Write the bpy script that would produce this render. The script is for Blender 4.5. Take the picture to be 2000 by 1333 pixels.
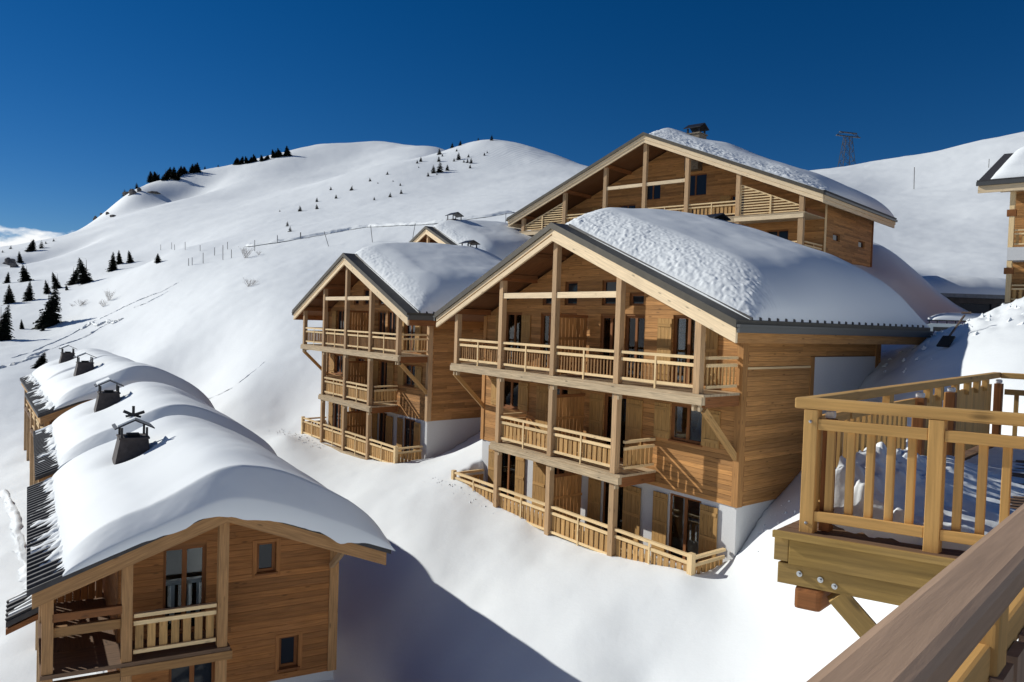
import bpy, bmesh, math, random
import numpy as np
from mathutils import Vector, Matrix

# ------------------------------------------------------------------ scene, camera, light
for o in list(bpy.data.objects): bpy.data.objects.remove(o)
scene = bpy.context.scene
col = scene.collection
rng = random.Random(7)

F_PX, PITCH, ROLL = 1385.4, 0.0295, 0.0321          # focal length in photo pixels (2000 wide), tilt, roll
def cam_axes():
    f = Vector((0, math.cos(PITCH), -math.sin(PITCH))); r = Vector((1, 0, 0)); u = r.cross(f)
    c, s = math.cos(ROLL), math.sin(ROLL)
    return c*r + s*u, -s*r + c*u, f
CR, CU, CF = cam_axes()
cd = bpy.data.cameras.new('camera'); cam = bpy.data.objects.new('camera', cd); col.objects.link(cam)
cd.sensor_width = 36.0; cd.lens = F_PX*36/2000; cd.clip_start = 0.05; cd.clip_end = 6000
cam.matrix_world = Matrix(((CR.x, CU.x, -CF.x, 0), (CR.y, CU.y, -CF.y, 0), (CR.z, CU.z, -CF.z, 0), (0, 0, 0, 1)))
scene.camera = cam

SUN_DIR = Vector((1.745, -0.65, -1.0)).normalized()   # the way the light travels
sun_el = math.asin(-SUN_DIR.z); sun_az = math.atan2(-SUN_DIR.x, -SUN_DIR.y)
sd = bpy.data.lights.new('sun', 'SUN'); sd.energy = 4.6; sd.angle = math.radians(0.53); sd.color = (1.0, 0.985, 0.925)
so = bpy.data.objects.new('sun', sd); col.objects.link(so)
so.rotation_euler = SUN_DIR.to_track_quat('-Z', 'Y').to_euler(); so.location = (-60, 20, 60)

world = bpy.data.worlds.new('World'); scene.world = world; world.use_nodes = True
wn, wl = world.node_tree.nodes, world.node_tree.links
wn.clear()
sky = wn.new('ShaderNodeTexSky'); sky.sky_type = 'NISHITA'; sky.sun_disc = False
sky.sun_elevation = sun_el; sky.sun_rotation = sun_az
sky.altitude = 2400; sky.air_density = 1.0; sky.dust_density = 0.05; sky.ozone_density = 5.0
bg = wn.new('ShaderNodeBackground'); bg.inputs[1].default_value = 0.058
# a low bank of cumulus round the horizon
tc = wn.new('ShaderNodeTexCoord')
cn = wn.new('ShaderNodeTexNoise'); cn.inputs['Scale'].default_value = 7.0; cn.inputs['Detail'].default_value = 7; cn.inputs['Roughness'].default_value = 0.55
cm = wn.new('ShaderNodeMapping'); cm.inputs['Scale'].default_value = (1, 1, 2.6); cm.inputs['Location'].default_value = (0.3, 0.15, 0.0)
sx = wn.new('ShaderNodeSeparateXYZ')
mr = wn.new('ShaderNodeMapRange'); mr.inputs['From Min'].default_value = 0.085; mr.inputs['From Max'].default_value = 0.135
mr.inputs['To Min'].default_value = 0.10; mr.inputs['To Max'].default_value = -0.32
ad = wn.new('ShaderNodeMath'); ad.operation = 'ADD'
cr = wn.new('ShaderNodeMapRange'); cr.inputs['From Min'].default_value = 0.46; cr.inputs['From Max'].default_value = 0.54
mx = wn.new('ShaderNodeMixRGB'); mx.inputs[2].default_value = (17.5, 17.8, 18.0, 1)
wl.new(tc.outputs['Generated'], cm.inputs[0]); wl.new(cm.outputs[0], cn.inputs['Vector'])
wl.new(tc.outputs['Generated'], sx.inputs[0]); wl.new(sx.outputs['Z'], mr.inputs['Value'])
wl.new(cn.outputs['Fac'], ad.inputs[0]); wl.new(mr.outputs[0], ad.inputs[1]); wl.new(ad.outputs[0], cr.inputs['Value'])
hs = wn.new('ShaderNodeHueSaturation'); hs.inputs['Saturation'].default_value = 1.28; hs.inputs['Value'].default_value = 1.0; hs.inputs['Hue'].default_value = 0.505; wl.new(sky.outputs[0], hs.inputs['Color'])
wl.new(cr.outputs[0], mx.inputs[0]); wl.new(hs.outputs[0], mx.inputs[1]); wl.new(mx.outputs[0], bg.inputs[0])
wo = wn.new('ShaderNodeOutputWorld'); wl.new(bg.outputs[0], wo.inputs[0])

scene.view_settings.view_transform = 'Standard'; scene.view_settings.look = 'None'
scene.view_settings.exposure = -0.06; scene.view_settings.gamma = 1.0; scene.view_settings.use_curve_mapping = False
scene.render.resolution_x = 1024; scene.render.resolution_y = 682

# ------------------------------------------------------------------ helpers: pixels, noise
def ray(x, y):
    d = CF + (x-1000)/F_PX*CR - (y-666.5)/F_PX*CU
    return d
def at(x, y, depth): return ray(x, y)*depth

def vnoise(x, y, z=0.0, seed=0):
    """value noise on numpy arrays, -1..1"""
    x = np.asarray(x, float); y = np.asarray(y, float); z = np.zeros_like(x)+z
    xi, yi, zi = np.floor(x).astype(np.int64), np.floor(y).astype(np.int64), np.floor(z).astype(np.int64)
    fx, fy, fz = x-xi, y-yi, z-zi
    fx, fy, fz = [t*t*t*(t*(t*6-15)+10) for t in (fx, fy, fz)]
    def h(i, j, k):
        n = (i*374761393 + j*668265263 + k*2147483647 + seed*974634777) & 0xffffffff
        n = ((n ^ (n >> 13))*1274126177) & 0xffffffff
        n = n ^ (n >> 16)
        return (n & 0xffff)/32767.5-1
    def lerp(a, b, t): return a+(b-a)*t
    r = []
    for k in (0, 1):
        a = lerp(h(xi, yi, zi+k), h(xi+1, yi, zi+k), fx); b = lerp(h(xi, yi+1, zi+k), h(xi+1, yi+1, zi+k), fx)
        r.append(lerp(a, b, fy))
    return lerp(r[0], r[1], fz)
def fbm(x, y, z=0.0, octv=4, seed=0, gain=.5):
    s = 0; amp = 1; f = 1
    for i in range(octv):
        s = s + amp*vnoise(np.asarray(x)*f, np.asarray(y)*f, np.asarray(z)*f, seed+i*17); amp *= gain; f *= 2.03
    return s
def sstep(a, b, x):
    t = np.clip((x-a)/(b-a), 0., 1.); return t*t*(3-2*t)

# ------------------------------------------------------------------ materials
MATS = {}
def newmat(name):
    m = bpy.data.materials.new(name); m.use_nodes = True
    n, l = m.node_tree.nodes, m.node_tree.links
    MATS[name] = m
    return m, n, l, n['Principled BSDF']
def node(n, t, **kw):
    x = n.new(t)
    for k, v in kw.items():
        if k in x.inputs: x.inputs[k].default_value = v
        else: setattr(x, k, v)
    return x
def wood(name, c, dark=0.55, rough=0.75, siding=0.0, var=0.35, knots=0.5, weather=0.0):
    m, n, l, p = newmat(name)
    p.inputs['Roughness'].default_value = rough
    p.inputs['Specular IOR Level'].default_value = 0.25
    uv = node(n, 'ShaderNodeUVMap'); oi = node(n, 'ShaderNodeObjectInfo')
    sc = node(n, 'ShaderNodeVectorMath', operation='SCALE'); sc.inputs['Scale'].default_value = 57.0
    cx = node(n, 'ShaderNodeCombineXYZ'); l.new(oi.outputs['Random'], cx.inputs[0]); l.new(oi.outputs['Random'], cx.inputs[1]); l.new(cx.outputs[0], sc.inputs[0])
    addv = node(n, 'ShaderNodeVectorMath', operation='ADD'); l.new(uv.outputs[0], addv.inputs[0])
    if not siding: l.new(sc.outputs[0], addv.inputs[1])
    mp = node(n, 'ShaderNodeMapping'); mp.inputs['Scale'].default_value = (0.9, 16.0, 1)
    l.new(addv.outputs[0], mp.inputs[0])
    g = node(n, 'ShaderNodeTexNoise', Scale=1.6, Detail=6.0, Roughness=0.62); g.inputs['Distortion'].default_value = 0.4
    l.new(mp.outputs[0], g.inputs['Vector'])
    r1 = node(n, 'ShaderNodeMapRange'); r1.inputs['From Min'].default_value = .28; r1.inputs['From Max'].default_value = .72
    r1.inputs['To Min'].default_value = dark; r1.inputs['To Max'].default_value = 1.12
    l.new(g.outputs['Fac'], r1.inputs['Value'])
    # knots
    mk = node(n, 'ShaderNodeMapping'); mk.inputs['Scale'].default_value = (1.7, 5.5, 1); l.new(addv.outputs[0], mk.inputs[0])
    vk = node(n, 'ShaderNodeTexVoronoi', Scale=1.0); l.new(mk.outputs[0], vk.inputs['Vector'])
    rk = node(n, 'ShaderNodeMapRange'); rk.inputs['From Min'].default_value = .05; rk.inputs['From Max'].default_value = .16
    rk.inputs['To Min'].default_value = 1-knots; rk.inputs['To Max'].default_value = 1.0; l.new(vk.outputs['Distance'], rk.inputs['Value'])
    mul = node(n, 'ShaderNodeMath', operation='MULTIPLY'); l.new(r1.outputs[0], mul.inputs[0]); l.new(rk.outputs[0], mul.inputs[1])
    # per-board tint
    ro = node(n, 'ShaderNodeMapRange'); ro.inputs['To Min'].default_value = 1-var; ro.inputs['To Max'].default_value = 1+var*.6
    if siding:
        sp = node(n, 'ShaderNodeSeparateXYZ'); l.new(uv.outputs[0], sp.inputs[0])
        dv = node(n, 'ShaderNodeMath', operation='DIVIDE'); dv.inputs[1].default_value = siding; l.new(sp.outputs['Y'], dv.inputs[0])
        fl = node(n, 'ShaderNodeMath', operation='FLOOR'); l.new(dv.outputs[0], fl.inputs[0])
        # butt joints: boards of about 3 m, offset row by row
        wnz = node(n, 'ShaderNodeTexWhiteNoise', noise_dimensions='1D'); l.new(fl.outputs[0], wnz.inputs['W'])
        u3 = node(n, 'ShaderNodeMath', operation='MULTIPLY_ADD'); u3.inputs[1].default_value = .33; l.new(sp.outputs['X'], u3.inputs[0]); l.new(wnz.outputs['Value'], u3.inputs[2])
        fu = node(n, 'ShaderNodeMath', operation='FLOOR'); l.new(u3.outputs[0], fu.inputs[0])
        cb = node(n, 'ShaderNodeCombineXYZ'); l.new(fl.outputs[0], cb.inputs[0]); l.new(fu.outputs[0], cb.inputs[1])
        w2 = node(n, 'ShaderNodeTexWhiteNoise', noise_dimensions='2D'); l.new(cb.outputs[0], w2.inputs['Vector'])
        l.new(w2.outputs['Value'], ro.inputs['Value'])
        fr = node(n, 'ShaderNodeMath', operation='FRACT'); l.new(dv.outputs[0], fr.inputs[0])
        pp = node(n, 'ShaderNodeMath', operation='PINGPONG'); pp.inputs[1].default_value = .5; l.new(fr.outputs[0], pp.inputs[0])
        gr = node(n, 'ShaderNodeMapRange'); gr.inputs['From Min'].default_value = .03; gr.inputs['From Max'].default_value = .10; l.new(pp.outputs[0], gr.inputs['Value'])
    else:
        l.new(oi.outputs['Random'], ro.inputs['Value'])
    mul2 = node(n, 'ShaderNodeMath', operation='MULTIPLY'); l.new(mul.outputs[0], mul2.inputs[0]); l.new(ro.outputs[0], mul2.inputs[1])
    mc = node(n, 'ShaderNodeVectorMath', operation='SCALE'); mc.inputs[0].default_value = c; l.new(mul2.outputs[0], mc.inputs['Scale'])
    # large-scale greying
    lg = node(n, 'ShaderNodeTexNoise', Scale=0.8, Detail=3.0); l.new(addv.outputs[0], lg.inputs['Vector'])
    lr = node(n, 'ShaderNodeMapRange'); lr.inputs['From Min'].default_value = .35; lr.inputs['From Max'].default_value = .75; lr.inputs['To Max'].default_value = .08+weather; l.new(lg.outputs['Fac'], lr.inputs['Value'])
    mg = node(n, 'ShaderNodeMixRGB'); mg.inputs[2].default_value = (0.30, 0.24, 0.18, 1); l.new(lr.outputs[0], mg.inputs[0]); l.new(mc.outputs[0], mg.inputs[1])
    l.new(mg.outputs[0], p.inputs['Base Color'])
    bp = node(n, 'ShaderNodeBump', Strength=0.25, Distance=0.01)
    if siding:
        hm = node(n, 'ShaderNodeMath', operation='MULTIPLY_ADD'); hm.inputs[1].default_value = .25
        l.new(g.outputs['Fac'], hm.inputs[0]); l.new(gr.outputs[0], hm.inputs[2]); l.new(hm.outputs[0], bp.inputs['Height'])
        bp.inputs['Strength'].default_value = .8; bp.inputs['Distance'].default_value = .012
    else: l.new(g.outputs['Fac'], bp.inputs['Height'])
    l.new(bp.outputs[0], p.inputs['Normal'])
    return m
wood('siding', (0.52, 0.255, 0.085), siding=0.14)
wood('plank', (0.56, 0.275, 0.09), var=.3)
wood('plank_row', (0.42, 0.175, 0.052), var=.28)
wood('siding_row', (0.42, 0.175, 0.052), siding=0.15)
wood('verge', (0.85, 0.66, 0.42), dark=.75, var=.12)
wood('post', (0.56, 0.36, 0.19), dark=.65, var=.15, weather=.04)
wood('rail', (0.85, 0.62, 0.33), dark=.75, var=.12)
wood('slat', (0.60, 0.35, 0.13), var=.2)
wood('backing', (0.28, 0.12, 0.038), var=.1)
wood('row_timber', (0.50, 0.27, 0.11), var=.15)
wood('slat_dark', (0.36, 0.19, 0.07), var=.2)
wood('deck_beam', (0.62, 0.47, 0.29), dark=.5, var=.1, weather=.18, knots=.65)
wood('shutter', (0.54, 0.31, 0.105), var=.15)
wood('beam_red', (0.30, 0.115, 0.035), var=.15)
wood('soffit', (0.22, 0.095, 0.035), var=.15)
wood('balcony_pine', (0.70, 0.41, 0.135), dark=.68, var=.12, knots=.55)
wood('balcony_beam', (0.42, 0.27, 0.08), dark=.6, var=.12, knots=.6, weather=.1)
wood('balcony_grey', (0.42, 0.28, 0.185), dark=.7, var=.08, weather=.15, rough=.6, knots=.7)
wood('deck_board', (0.22, 0.13, 0.075), var=.25)

def plain(name, c, rough=.7, metal=0.0, noise=0.0, nscale=8.0, bump=0.0, spec=.3):
    m, n, l, p = newmat(name)
    p.inputs['Roughness'].default_value = rough; p.inputs['Metallic'].default_value = metal; p.inputs['Specular IOR Level'].default_value = spec
    p.inputs['Base Color'].default_value = (*c, 1)
    if noise or bump:
        t = node(n, 'ShaderNodeTexCoord'); nz = node(n, 'ShaderNodeTexNoise', Scale=nscale, Detail=6.0, Roughness=.6); l.new(t.outputs['Object'], nz.inputs['Vector'])
        r = node(n, 'ShaderNodeMapRange'); r.inputs['From Min'].default_value = .3; r.inputs['From Max'].default_value = .7
        r.inputs['To Min'].default_value = 1-noise; r.inputs['To Max'].default_value = 1+noise*.7; l.new(nz.outputs['Fac'], r.inputs['Value'])
        s = node(n, 'ShaderNodeVectorMath', operation='SCALE'); s.inputs[0].default_value = c; l.new(r.outputs[0], s.inputs['Scale']); l.new(s.outputs[0], p.inputs['Base Color'])
        if bump:
            b = node(n, 'ShaderNodeBump', Strength=.6, Distance=bump); l.new(nz.outputs['Fac'], b.inputs['Height']); l.new(b.outputs[0], p.inputs['Normal'])
    return m
plain('roof_metal', (0.085, 0.074, 0.056), rough=.5, metal=.2, noise=.2, nscale=3)
plain('roof_dark', (0.05, 0.047, 0.048), rough=.6, noise=.3, nscale=5)
plain('gutter', (0.10, 0.10, 0.095), rough=.4, metal=.4)
plain('render_wall', (0.60, 0.60, 0.595), rough=.9, noise=.05, nscale=25, bump=.004)
plain('chimney_slate', (0.075, 0.062, 0.058), rough=.75, noise=.35, nscale=6, bump=.01)
plain('chimney_stone', (0.22, 0.18, 0.13), rough=.9, noise=.5, nscale=9, bump=.03)
plain('dark_metal', (0.03, 0.03, 0.033), rough=.45, metal=.5)
plain('pylon_steel', (0.055, 0.06, 0.07), rough=.5, metal=.3)
plain('steel', (0.55, 0.57, 0.58), rough=.3, metal=.9)
plain('pole', (0.16, 0.15, 0.14), rough=.8)
plain('concrete', (0.25, 0.245, 0.235), rough=.9, noise=.2, nscale=4, bump=.01)
plain('garage_wall', (0.10, 0.085, 0.075), rough=.9, noise=.25, nscale=2)
plain('curtain', (0.75, 0.75, 0.73), rough=.9)
plain('interior', (0.035, 0.03, 0.027), rough=.9)
plain('van_paint', (0.62, 0.68, 0.66), rough=.35, spec=.5)
plain('rubber', (0.02, 0.02, 0.02), rough=.8)
plain('rock', (0.17, 0.15, 0.135), rough=.95, noise=.5, nscale=.9, bump=.15)
plain('bark', (0.09, 0.065, 0.05), rough=.95)
plain('twig', (0.17, 0.125, 0.095), rough=.95)
m, n, l, p = newmat('glass')
p.inputs['Base Color'].default_value = (0.018, 0.022, 0.027, 1); p.inputs['Roughness'].default_value = .06; p.inputs['Specular IOR Level'].default_value = .3
m, n, l, p = newmat('clear_glass')
gl = node(n, 'ShaderNodeBsdfGlossy', Roughness=.02); tr = node(n, 'ShaderNodeBsdfTransparent'); tr.inputs[0].default_value = (.8, .84, .85, 1)
lw = node(n, 'ShaderNodeFresnel', IOR=1.5); ms = node(n, 'ShaderNodeMixShader')
l.new(lw.outputs[0], ms.inputs[0]); l.new(tr.outputs[0], ms.inputs[1]); l.new(gl.outputs[0], ms.inputs[2]); l.new(ms.outputs[0], n['Material Output'].inputs[0])
def needles(name, c):
    m, n, l, p = newmat(name); p.inputs['Roughness'].default_value = .8; p.inputs['Specular IOR Level'].default_value = .15
    t = node(n, 'ShaderNodeTexCoord'); nz = node(n, 'ShaderNodeTexNoise', Scale=2.2, Detail=4.0); l.new(t.outputs['Object'], nz.inputs['Vector'])
    r = node(n, 'ShaderNodeMapRange'); r.inputs['From Min'].default_value = .3; r.inputs['From Max'].default_value = .7; r.inputs['To Min'].default_value = .5; r.inputs['To Max'].default_value = 1.4; l.new(nz.outputs['Fac'], r.inputs['Value'])
    s = node(n, 'ShaderNodeVectorMath', operation='SCALE'); s.inputs[0].default_value = c; l.new(r.outputs[0], s.inputs['Scale']); l.new(s.outputs[0], p.inputs['Base Color'])
needles('needles', (0.020, 0.026, 0.015))
def snowmat(name, big, small, bumpd, tracks=False):
    m, n, l, p = newmat(name)
    p.inputs['Base Color'].default_value = (0.785, 0.812, 0.818, 1); p.inputs['Roughness'].default_value = .65; p.inputs['Specular IOR Level'].default_value = .2
    t = node(n, 'ShaderNodeTexCoord')
    a = node(n, 'ShaderNodeTexNoise', Scale=big, Detail=8.0, Roughness=.6); l.new(t.outputs['Object'], a.inputs['Vector'])
    b = node(n, 'ShaderNodeTexNoise', Scale=small, Detail=3.0, Roughness=.6); l.new(t.outputs['Object'], b.inputs['Vector'])
    ad = node(n, 'ShaderNodeMath', operation='MULTIPLY_ADD'); ad.inputs[1].default_value = .12; l.new(b.outputs['Fac'], ad.inputs[0]); l.new(a.outputs['Fac'], ad.inputs[2])
    h = ad.outputs[0]
    if tracks:
        at_ = node(n, 'ShaderNodeAttribute'); at_.attribute_name = 'tracks'
        mpn = node(n, 'ShaderNodeMapping'); mpn.inputs['Rotation'].default_value = (0, 0, math.radians(28)); l.new(t.outputs['Object'], mpn.inputs[0])
        wv = node(n, 'ShaderNodeTexWave', Scale=.16, Distortion=5.0, Detail=2.0); wv.inputs['Detail Scale'].default_value = .25; l.new(mpn.outputs[0], wv.inputs['Vector'])
        mm = node(n, 'ShaderNodeMath', operation='MULTIPLY'); l.new(wv.outputs['Fac'], mm.inputs[0]); l.new(at_.outputs['Fac'], mm.inputs[1])
        m2 = node(n, 'ShaderNodeMath', operation='MULTIPLY_ADD'); m2.inputs[1].default_value = 1.2; l.new(mm.outputs[0], m2.inputs[0]); l.new(h, m2.inputs[2]); h = m2.outputs[0]
    bp = node(n, 'ShaderNodeBump', Strength=.35, Distance=bumpd); l.new(h, bp.inputs['Height']); l.new(bp.outputs[0], p.inputs['Normal'])
    return m
snowmat('snow_ground', .35, 6.0, .11, tracks=True)
snowmat('snow', 1.2, 14.0, .009)
snowmat('snow_rough', 3.5, 22.0, .04)

# ------------------------------------------------------------------ helpers: objects
WPOS = {}
def link(o, parent, pos):
    """pos is the world position; nothing is rotated, so a child's location is a difference"""
    col.objects.link(o)
    WPOS[o.name] = Vector(pos)
    if parent is not None:
        o.parent = parent; o.location = Vector(pos)-WPOS[parent.name]
    else: o.location = pos
    return o
def tag(o, label=None, cat=None, group=None, kind=None):
    for k, v in (('label', label), ('category', cat), ('group', group), ('kind', kind)):
        if v: o[k] = v
    return o
def empty(name, pos, label=None, cat=None, group=None):
    o = bpy.data.objects.new(name, None); o.empty_display_size = .3
    link(o, None, pos); return tag(o, label, cat, group)
def mk_mesh(name, verts, faces, mat, uvs=None, smooth=False):
    me = bpy.data.meshes.new(name); me.from_pydata([tuple(v) for v in verts], [], faces)
    me.materials.append(MATS[mat])
    if uvs is not None:
        ul = me.uv_layers.new(name='UVMap'); ul.data.foreach_set('uv', [c for f in uvs for q in f for c in q])
    if smooth: me.polygons.foreach_set('use_smooth', [True]*len(me.polygons))
    me.update(); return me
class Fr:
    def __init__(s, O, A, B): s.O = Vector(O); s.A = Vector((A[0], A[1], 0)); s.B = Vector((B[0], B[1], 0)); s.key = (round(A[0], 5), round(A[1], 5), round(B[0], 5), round(B[1], 5))
    def L(s, a, b, z): return s.A*a + s.B*b + Vector((0, 0, z))
    def W(s, a, b, z): return s.O + s.L(a, b, z)
QF = [(0, 3, 2, 1), (4, 5, 6, 7), (0, 1, 5, 4), (1, 2, 6, 5), (2, 3, 7, 6), (3, 0, 4, 7)]
def face_uv(vs, f, long):
    """u along the long direction, v across, in metres"""
    ln = long.normalized(); out = []
    nrm = (vs[f[1]]-vs[f[0]]).cross(vs[f[2]]-vs[f[0]])
    if nrm.length < 1e-12: nrm = Vector((0, 0, 1))
    nrm.normalize()
    cr_ = nrm.cross(ln)
    if cr_.length < .2: ln2 = Vector((0, 0, 1)) if abs(nrm.z) < .7 else Vector((1, 0, 0)); cr_ = nrm.cross(ln2); ln_ = ln2
    else: ln_ = ln
    cr_.normalize()
    for i in f: out.append((vs[i].dot(ln_), vs[i].dot(cr_)))
    return out
CACHE = {}
def fixn(verts, faces):
    c = sum(verts, Vector())/len(verts); out = []
    for f in faces:
        nrm = Vector()
        for i in range(len(f)):
            p, q = verts[f[i]], verts[f[(i+1) % len(f)]]; nrm += p.cross(q)
        fc = sum((verts[i] for i in f), Vector())/len(f)
        out.append(tuple(reversed(f)) if nrm.dot(fc-c) < 0 else tuple(f))
    return out
def hexa(par, name, vs, mat, long, smooth=False):
    """8 world points -> one convex solid"""
    c = sum(vs, Vector())/8; lv = [v-c for v in vs]
    fs = fixn(lv, QF); me = mk_mesh(name, lv, fs, mat, [face_uv(lv, f, long) for f in fs])
    return link(bpy.data.objects.new(name, me), par, c)
def box(fr, par, name, a0, a1, b0, b1, z0, z1, mat, bevel=0.0):
    sa, sb, sz = abs(a1-a0), abs(b1-b0), abs(z1-z0)
    k = (fr.key, round(sa, 4), round(sb, 4), round(sz, 4), mat, bevel, name)
    if k not in CACHE:
        lv = [fr.L(x*sa/2, y*sb/2, z*sz/2) for z in (-1, 1) for x, y in ((-1, -1), (1, -1), (1, 1), (-1, 1))]
        long = max(((sa, fr.A), (sb, fr.B), (sz, Vector((0, 0, 1)))), key=lambda t: t[0])[1]
        fs = fixn(lv, QF)
        if bevel:
            bm = bmesh.new(); vv = [bm.verts.new(v) for v in lv]
            for f in fs: bm.faces.new([vv[i] for i in f])
            bmesh.ops.bevel(bm, geom=list(bm.edges), offset=bevel, segments=2, affect='EDGES', profile=.6)
            bm.verts.index_update(); lv = [v.co.copy() for v in bm.verts]; fs = [tuple(v.index for v in f.verts) for f in bm.faces]; bm.free()
        CACHE[k] = mk_mesh(name, lv, fs, mat, [face_uv(lv, f, long) for f in fs])
    return link(bpy.data.objects.new(name, CACHE[k]), par, fr.W((a0+a1)/2, (b0+b1)/2, (z0+z1)/2))
def beam(par, name, p0, p1, w, h, mat, side=None):
    """rectangular timber between two world points"""
    d = (p1-p0).normalized(); s = side.normalized() if side is not None else d.cross(Vector((0, 0, 1)))
    if s.length < 1e-4: s = Vector((1, 0, 0))
    s = (s-d*s.dot(d)).normalized(); u = s.cross(d)
    vs = [p+s*x*w/2+u*y*h/2 for p in (p0, p1) for x, y in ((-1, -1), (1, -1), (1, 1), (-1, 1))]
    return hexa(par, name, vs, mat, d)
def boxes(fr, par, name, lst, mat):
    """several boxes of one part joined in one mesh"""
    V, Fs, U = [], [], []
    c = fr.W(*[sum((q[2*i]+q[2*i+1])/2 for q in lst)/len(lst) for i in range(3)])
    for a0, a1, b0, b1, z0, z1 in lst:
        lv = [fr.W(x, y, z)-c for z in (z0, z1) for x, y in ((a0, b0), (a1, b0), (a1, b1), (a0, b1))]
        long = max(((abs(a1-a0), fr.A), (abs(b1-b0), fr.B), (abs(z1-z0), Vector((0, 0, 1)))), key=lambda t: t[0])[1]
        fs = fixn(lv, QF); k = len(V); V += lv; U += [face_uv(lv, f, long) for f in fs]; Fs += [tuple(i+k for i in f) for f in fs]
    return link(bpy.data.objects.new(name, mk_mesh(name, V, Fs, mat, U)), par, c)
def prism(par, name, poly, off, mat, long=Vector((0, 0, 1))):
    """poly: world points of one face, off: extrusion vector"""
    c = sum(poly, Vector())/len(poly)+off/2; nP = len(poly)
    lv = [p-c for p in poly]+[p+off-c for p in poly]
    fs = [tuple(range(nP)), tuple(range(nP, 2*nP))]+[(i, (i+1) % nP, nP+(i+1) % nP, nP+i) for i in range(nP)]
    fs = fixn(lv, fs)
    return link(bpy.data.objects.new(name, mk_mesh(name, lv, fs, mat, [face_uv(lv, f, long) for f in fs])), par, c)
def clip(poly, A, B, C):
    """keep A*x+B*y<=C"""
    out = []
    for i in range(len(poly)):
        p, q = poly[i], poly[(i+1) % len(poly)]; dp, dq = A*p[0]+B*p[1]-C, A*q[0]+B*q[1]-C
        if dp <= 0: out.append(p)
        if (dp < 0 < dq) or (dq < 0 < dp):
            t = dp/(dp-dq); out.append((p[0]+(q[0]-p[0])*t, p[1]+(q[1]-p[1])*t))
    return out
def wall(fr, par, name, axis, x0, x1, z0, z1, d0, d1, mat, holes=(), clips=()):
    """wall in the plane axis ('a': runs along a, thickness in b d0..d1; 'b': runs along b). holes: (x0,x1,z0,z1); clips: (A,B,C) half-planes in (x,z)"""
    xs = sorted(set([x0, x1]+[v for h in holes for v in h[:2] if x0 < v < x1])); zs = sorted(set([z0, z1]+[v for h in holes for v in h[2:] if z0 < v < z1]))
    P = (lambda x, d, z: fr.W(x, d, z)) if axis == 'a' else (lambda x, d, z: fr.W(d, x, z))
    ln = fr.A if axis == 'a' else fr.B
    V, Fs, U = [], [], []; c = P((x0+x1)/2, (d0+d1)/2, (z0+z1)/2)
    for i in range(len(xs)-1):
        for j in range(len(zs)-1):
            mx_, mz = (xs[i]+xs[i+1])/2, (zs[j]+zs[j+1])/2
            if any(h[0] < mx_ < h[1] and h[2] < mz < h[3] for h in holes): continue
            poly = [(xs[i], zs[j]), (xs[i+1], zs[j]), (xs[i+1], zs[j+1]), (xs[i], zs[j+1])]
            for cl in clips:
                poly = clip(poly, *cl)
                if len(poly) < 3: break
            if len(poly) < 3: continue
            k = len(V); nP = len(poly); lv = [P(x, d0, z)-c for x, z in poly]+[P(x, d1, z)-c for x, z in poly]
            fs = fixn(lv, [tuple(range(nP)), tuple(range(nP, 2*nP))]+[(q, (q+1) % nP, nP+(q+1) % nP, nP+q) for q in range(nP)])
            V += lv
            for f in fs:
                uv_ = []
                for q in f: w_ = lv[q]+c-fr.O; uv_.append((w_.dot(ln), w_.z))
                U.append(uv_); Fs.append(tuple(q+k for q in f))
    return link(bpy.data.objects.new(name, mk_mesh(name, V, Fs, mat, U)), par, c)
def planks(fr, par, axis, x0, x1, z0, z1, d0, d1, mat, step, holes=(), clips=(), maxlen=4.2, r=rng):
    """horizontal boards with open joints between z0 and z1, cut round the holes"""
    z = z0; P = (lambda x, d, zz: fr.W(x, d, zz)) if axis == 'a' else (lambda x, d, zz: fr.W(d, x, zz))
    while z < z1-.03:
        zt = min(z+step-.006, z1); segs = [(x0, x1)]
        for h in holes:
            if h[2] < zt-.02 and h[3] > z+.02:
                segs = [q for s in segs for q in ((s[0], min(s[1], h[0])), (max(s[0], h[1]), s[1])) if q[1]-q[0] > .04]
        cut = []
        for s in segs:
            x = s[0]
            while s[1]-x > maxlen*1.35:
                L_ = maxlen*r.uniform(.55, 1.15); cut.append((x, x+L_-.004)); x += L_
            cut.append((x, s[1]))
        for s in cut:
            poly = [(s[0], z), (s[1], z), (s[1], zt), (s[0], zt)]; n0 = list(poly)
            for cl in clips:
                poly = clip(poly, *cl)
                if len(poly) < 3: break
            if len(poly) < 3: continue
            dd = d0+(d1-d0)*r.uniform(-.12, .12)
            if poly == n0:
                if axis == 'a': box(fr, par, 'plank', s[0], s[1], dd, d1, z, zt, mat)
                else: box(fr, par, 'plank', dd, d1, s[0], s[1], z, zt, mat)
            else:
                pp = [P(x, dd, zz) for x, zz in poly]; prism(par, 'plank', pp, P(0, d1, 0)-P(0, dd, 0), mat, fr.A if axis == 'a' else fr.B)
        z += step
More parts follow.
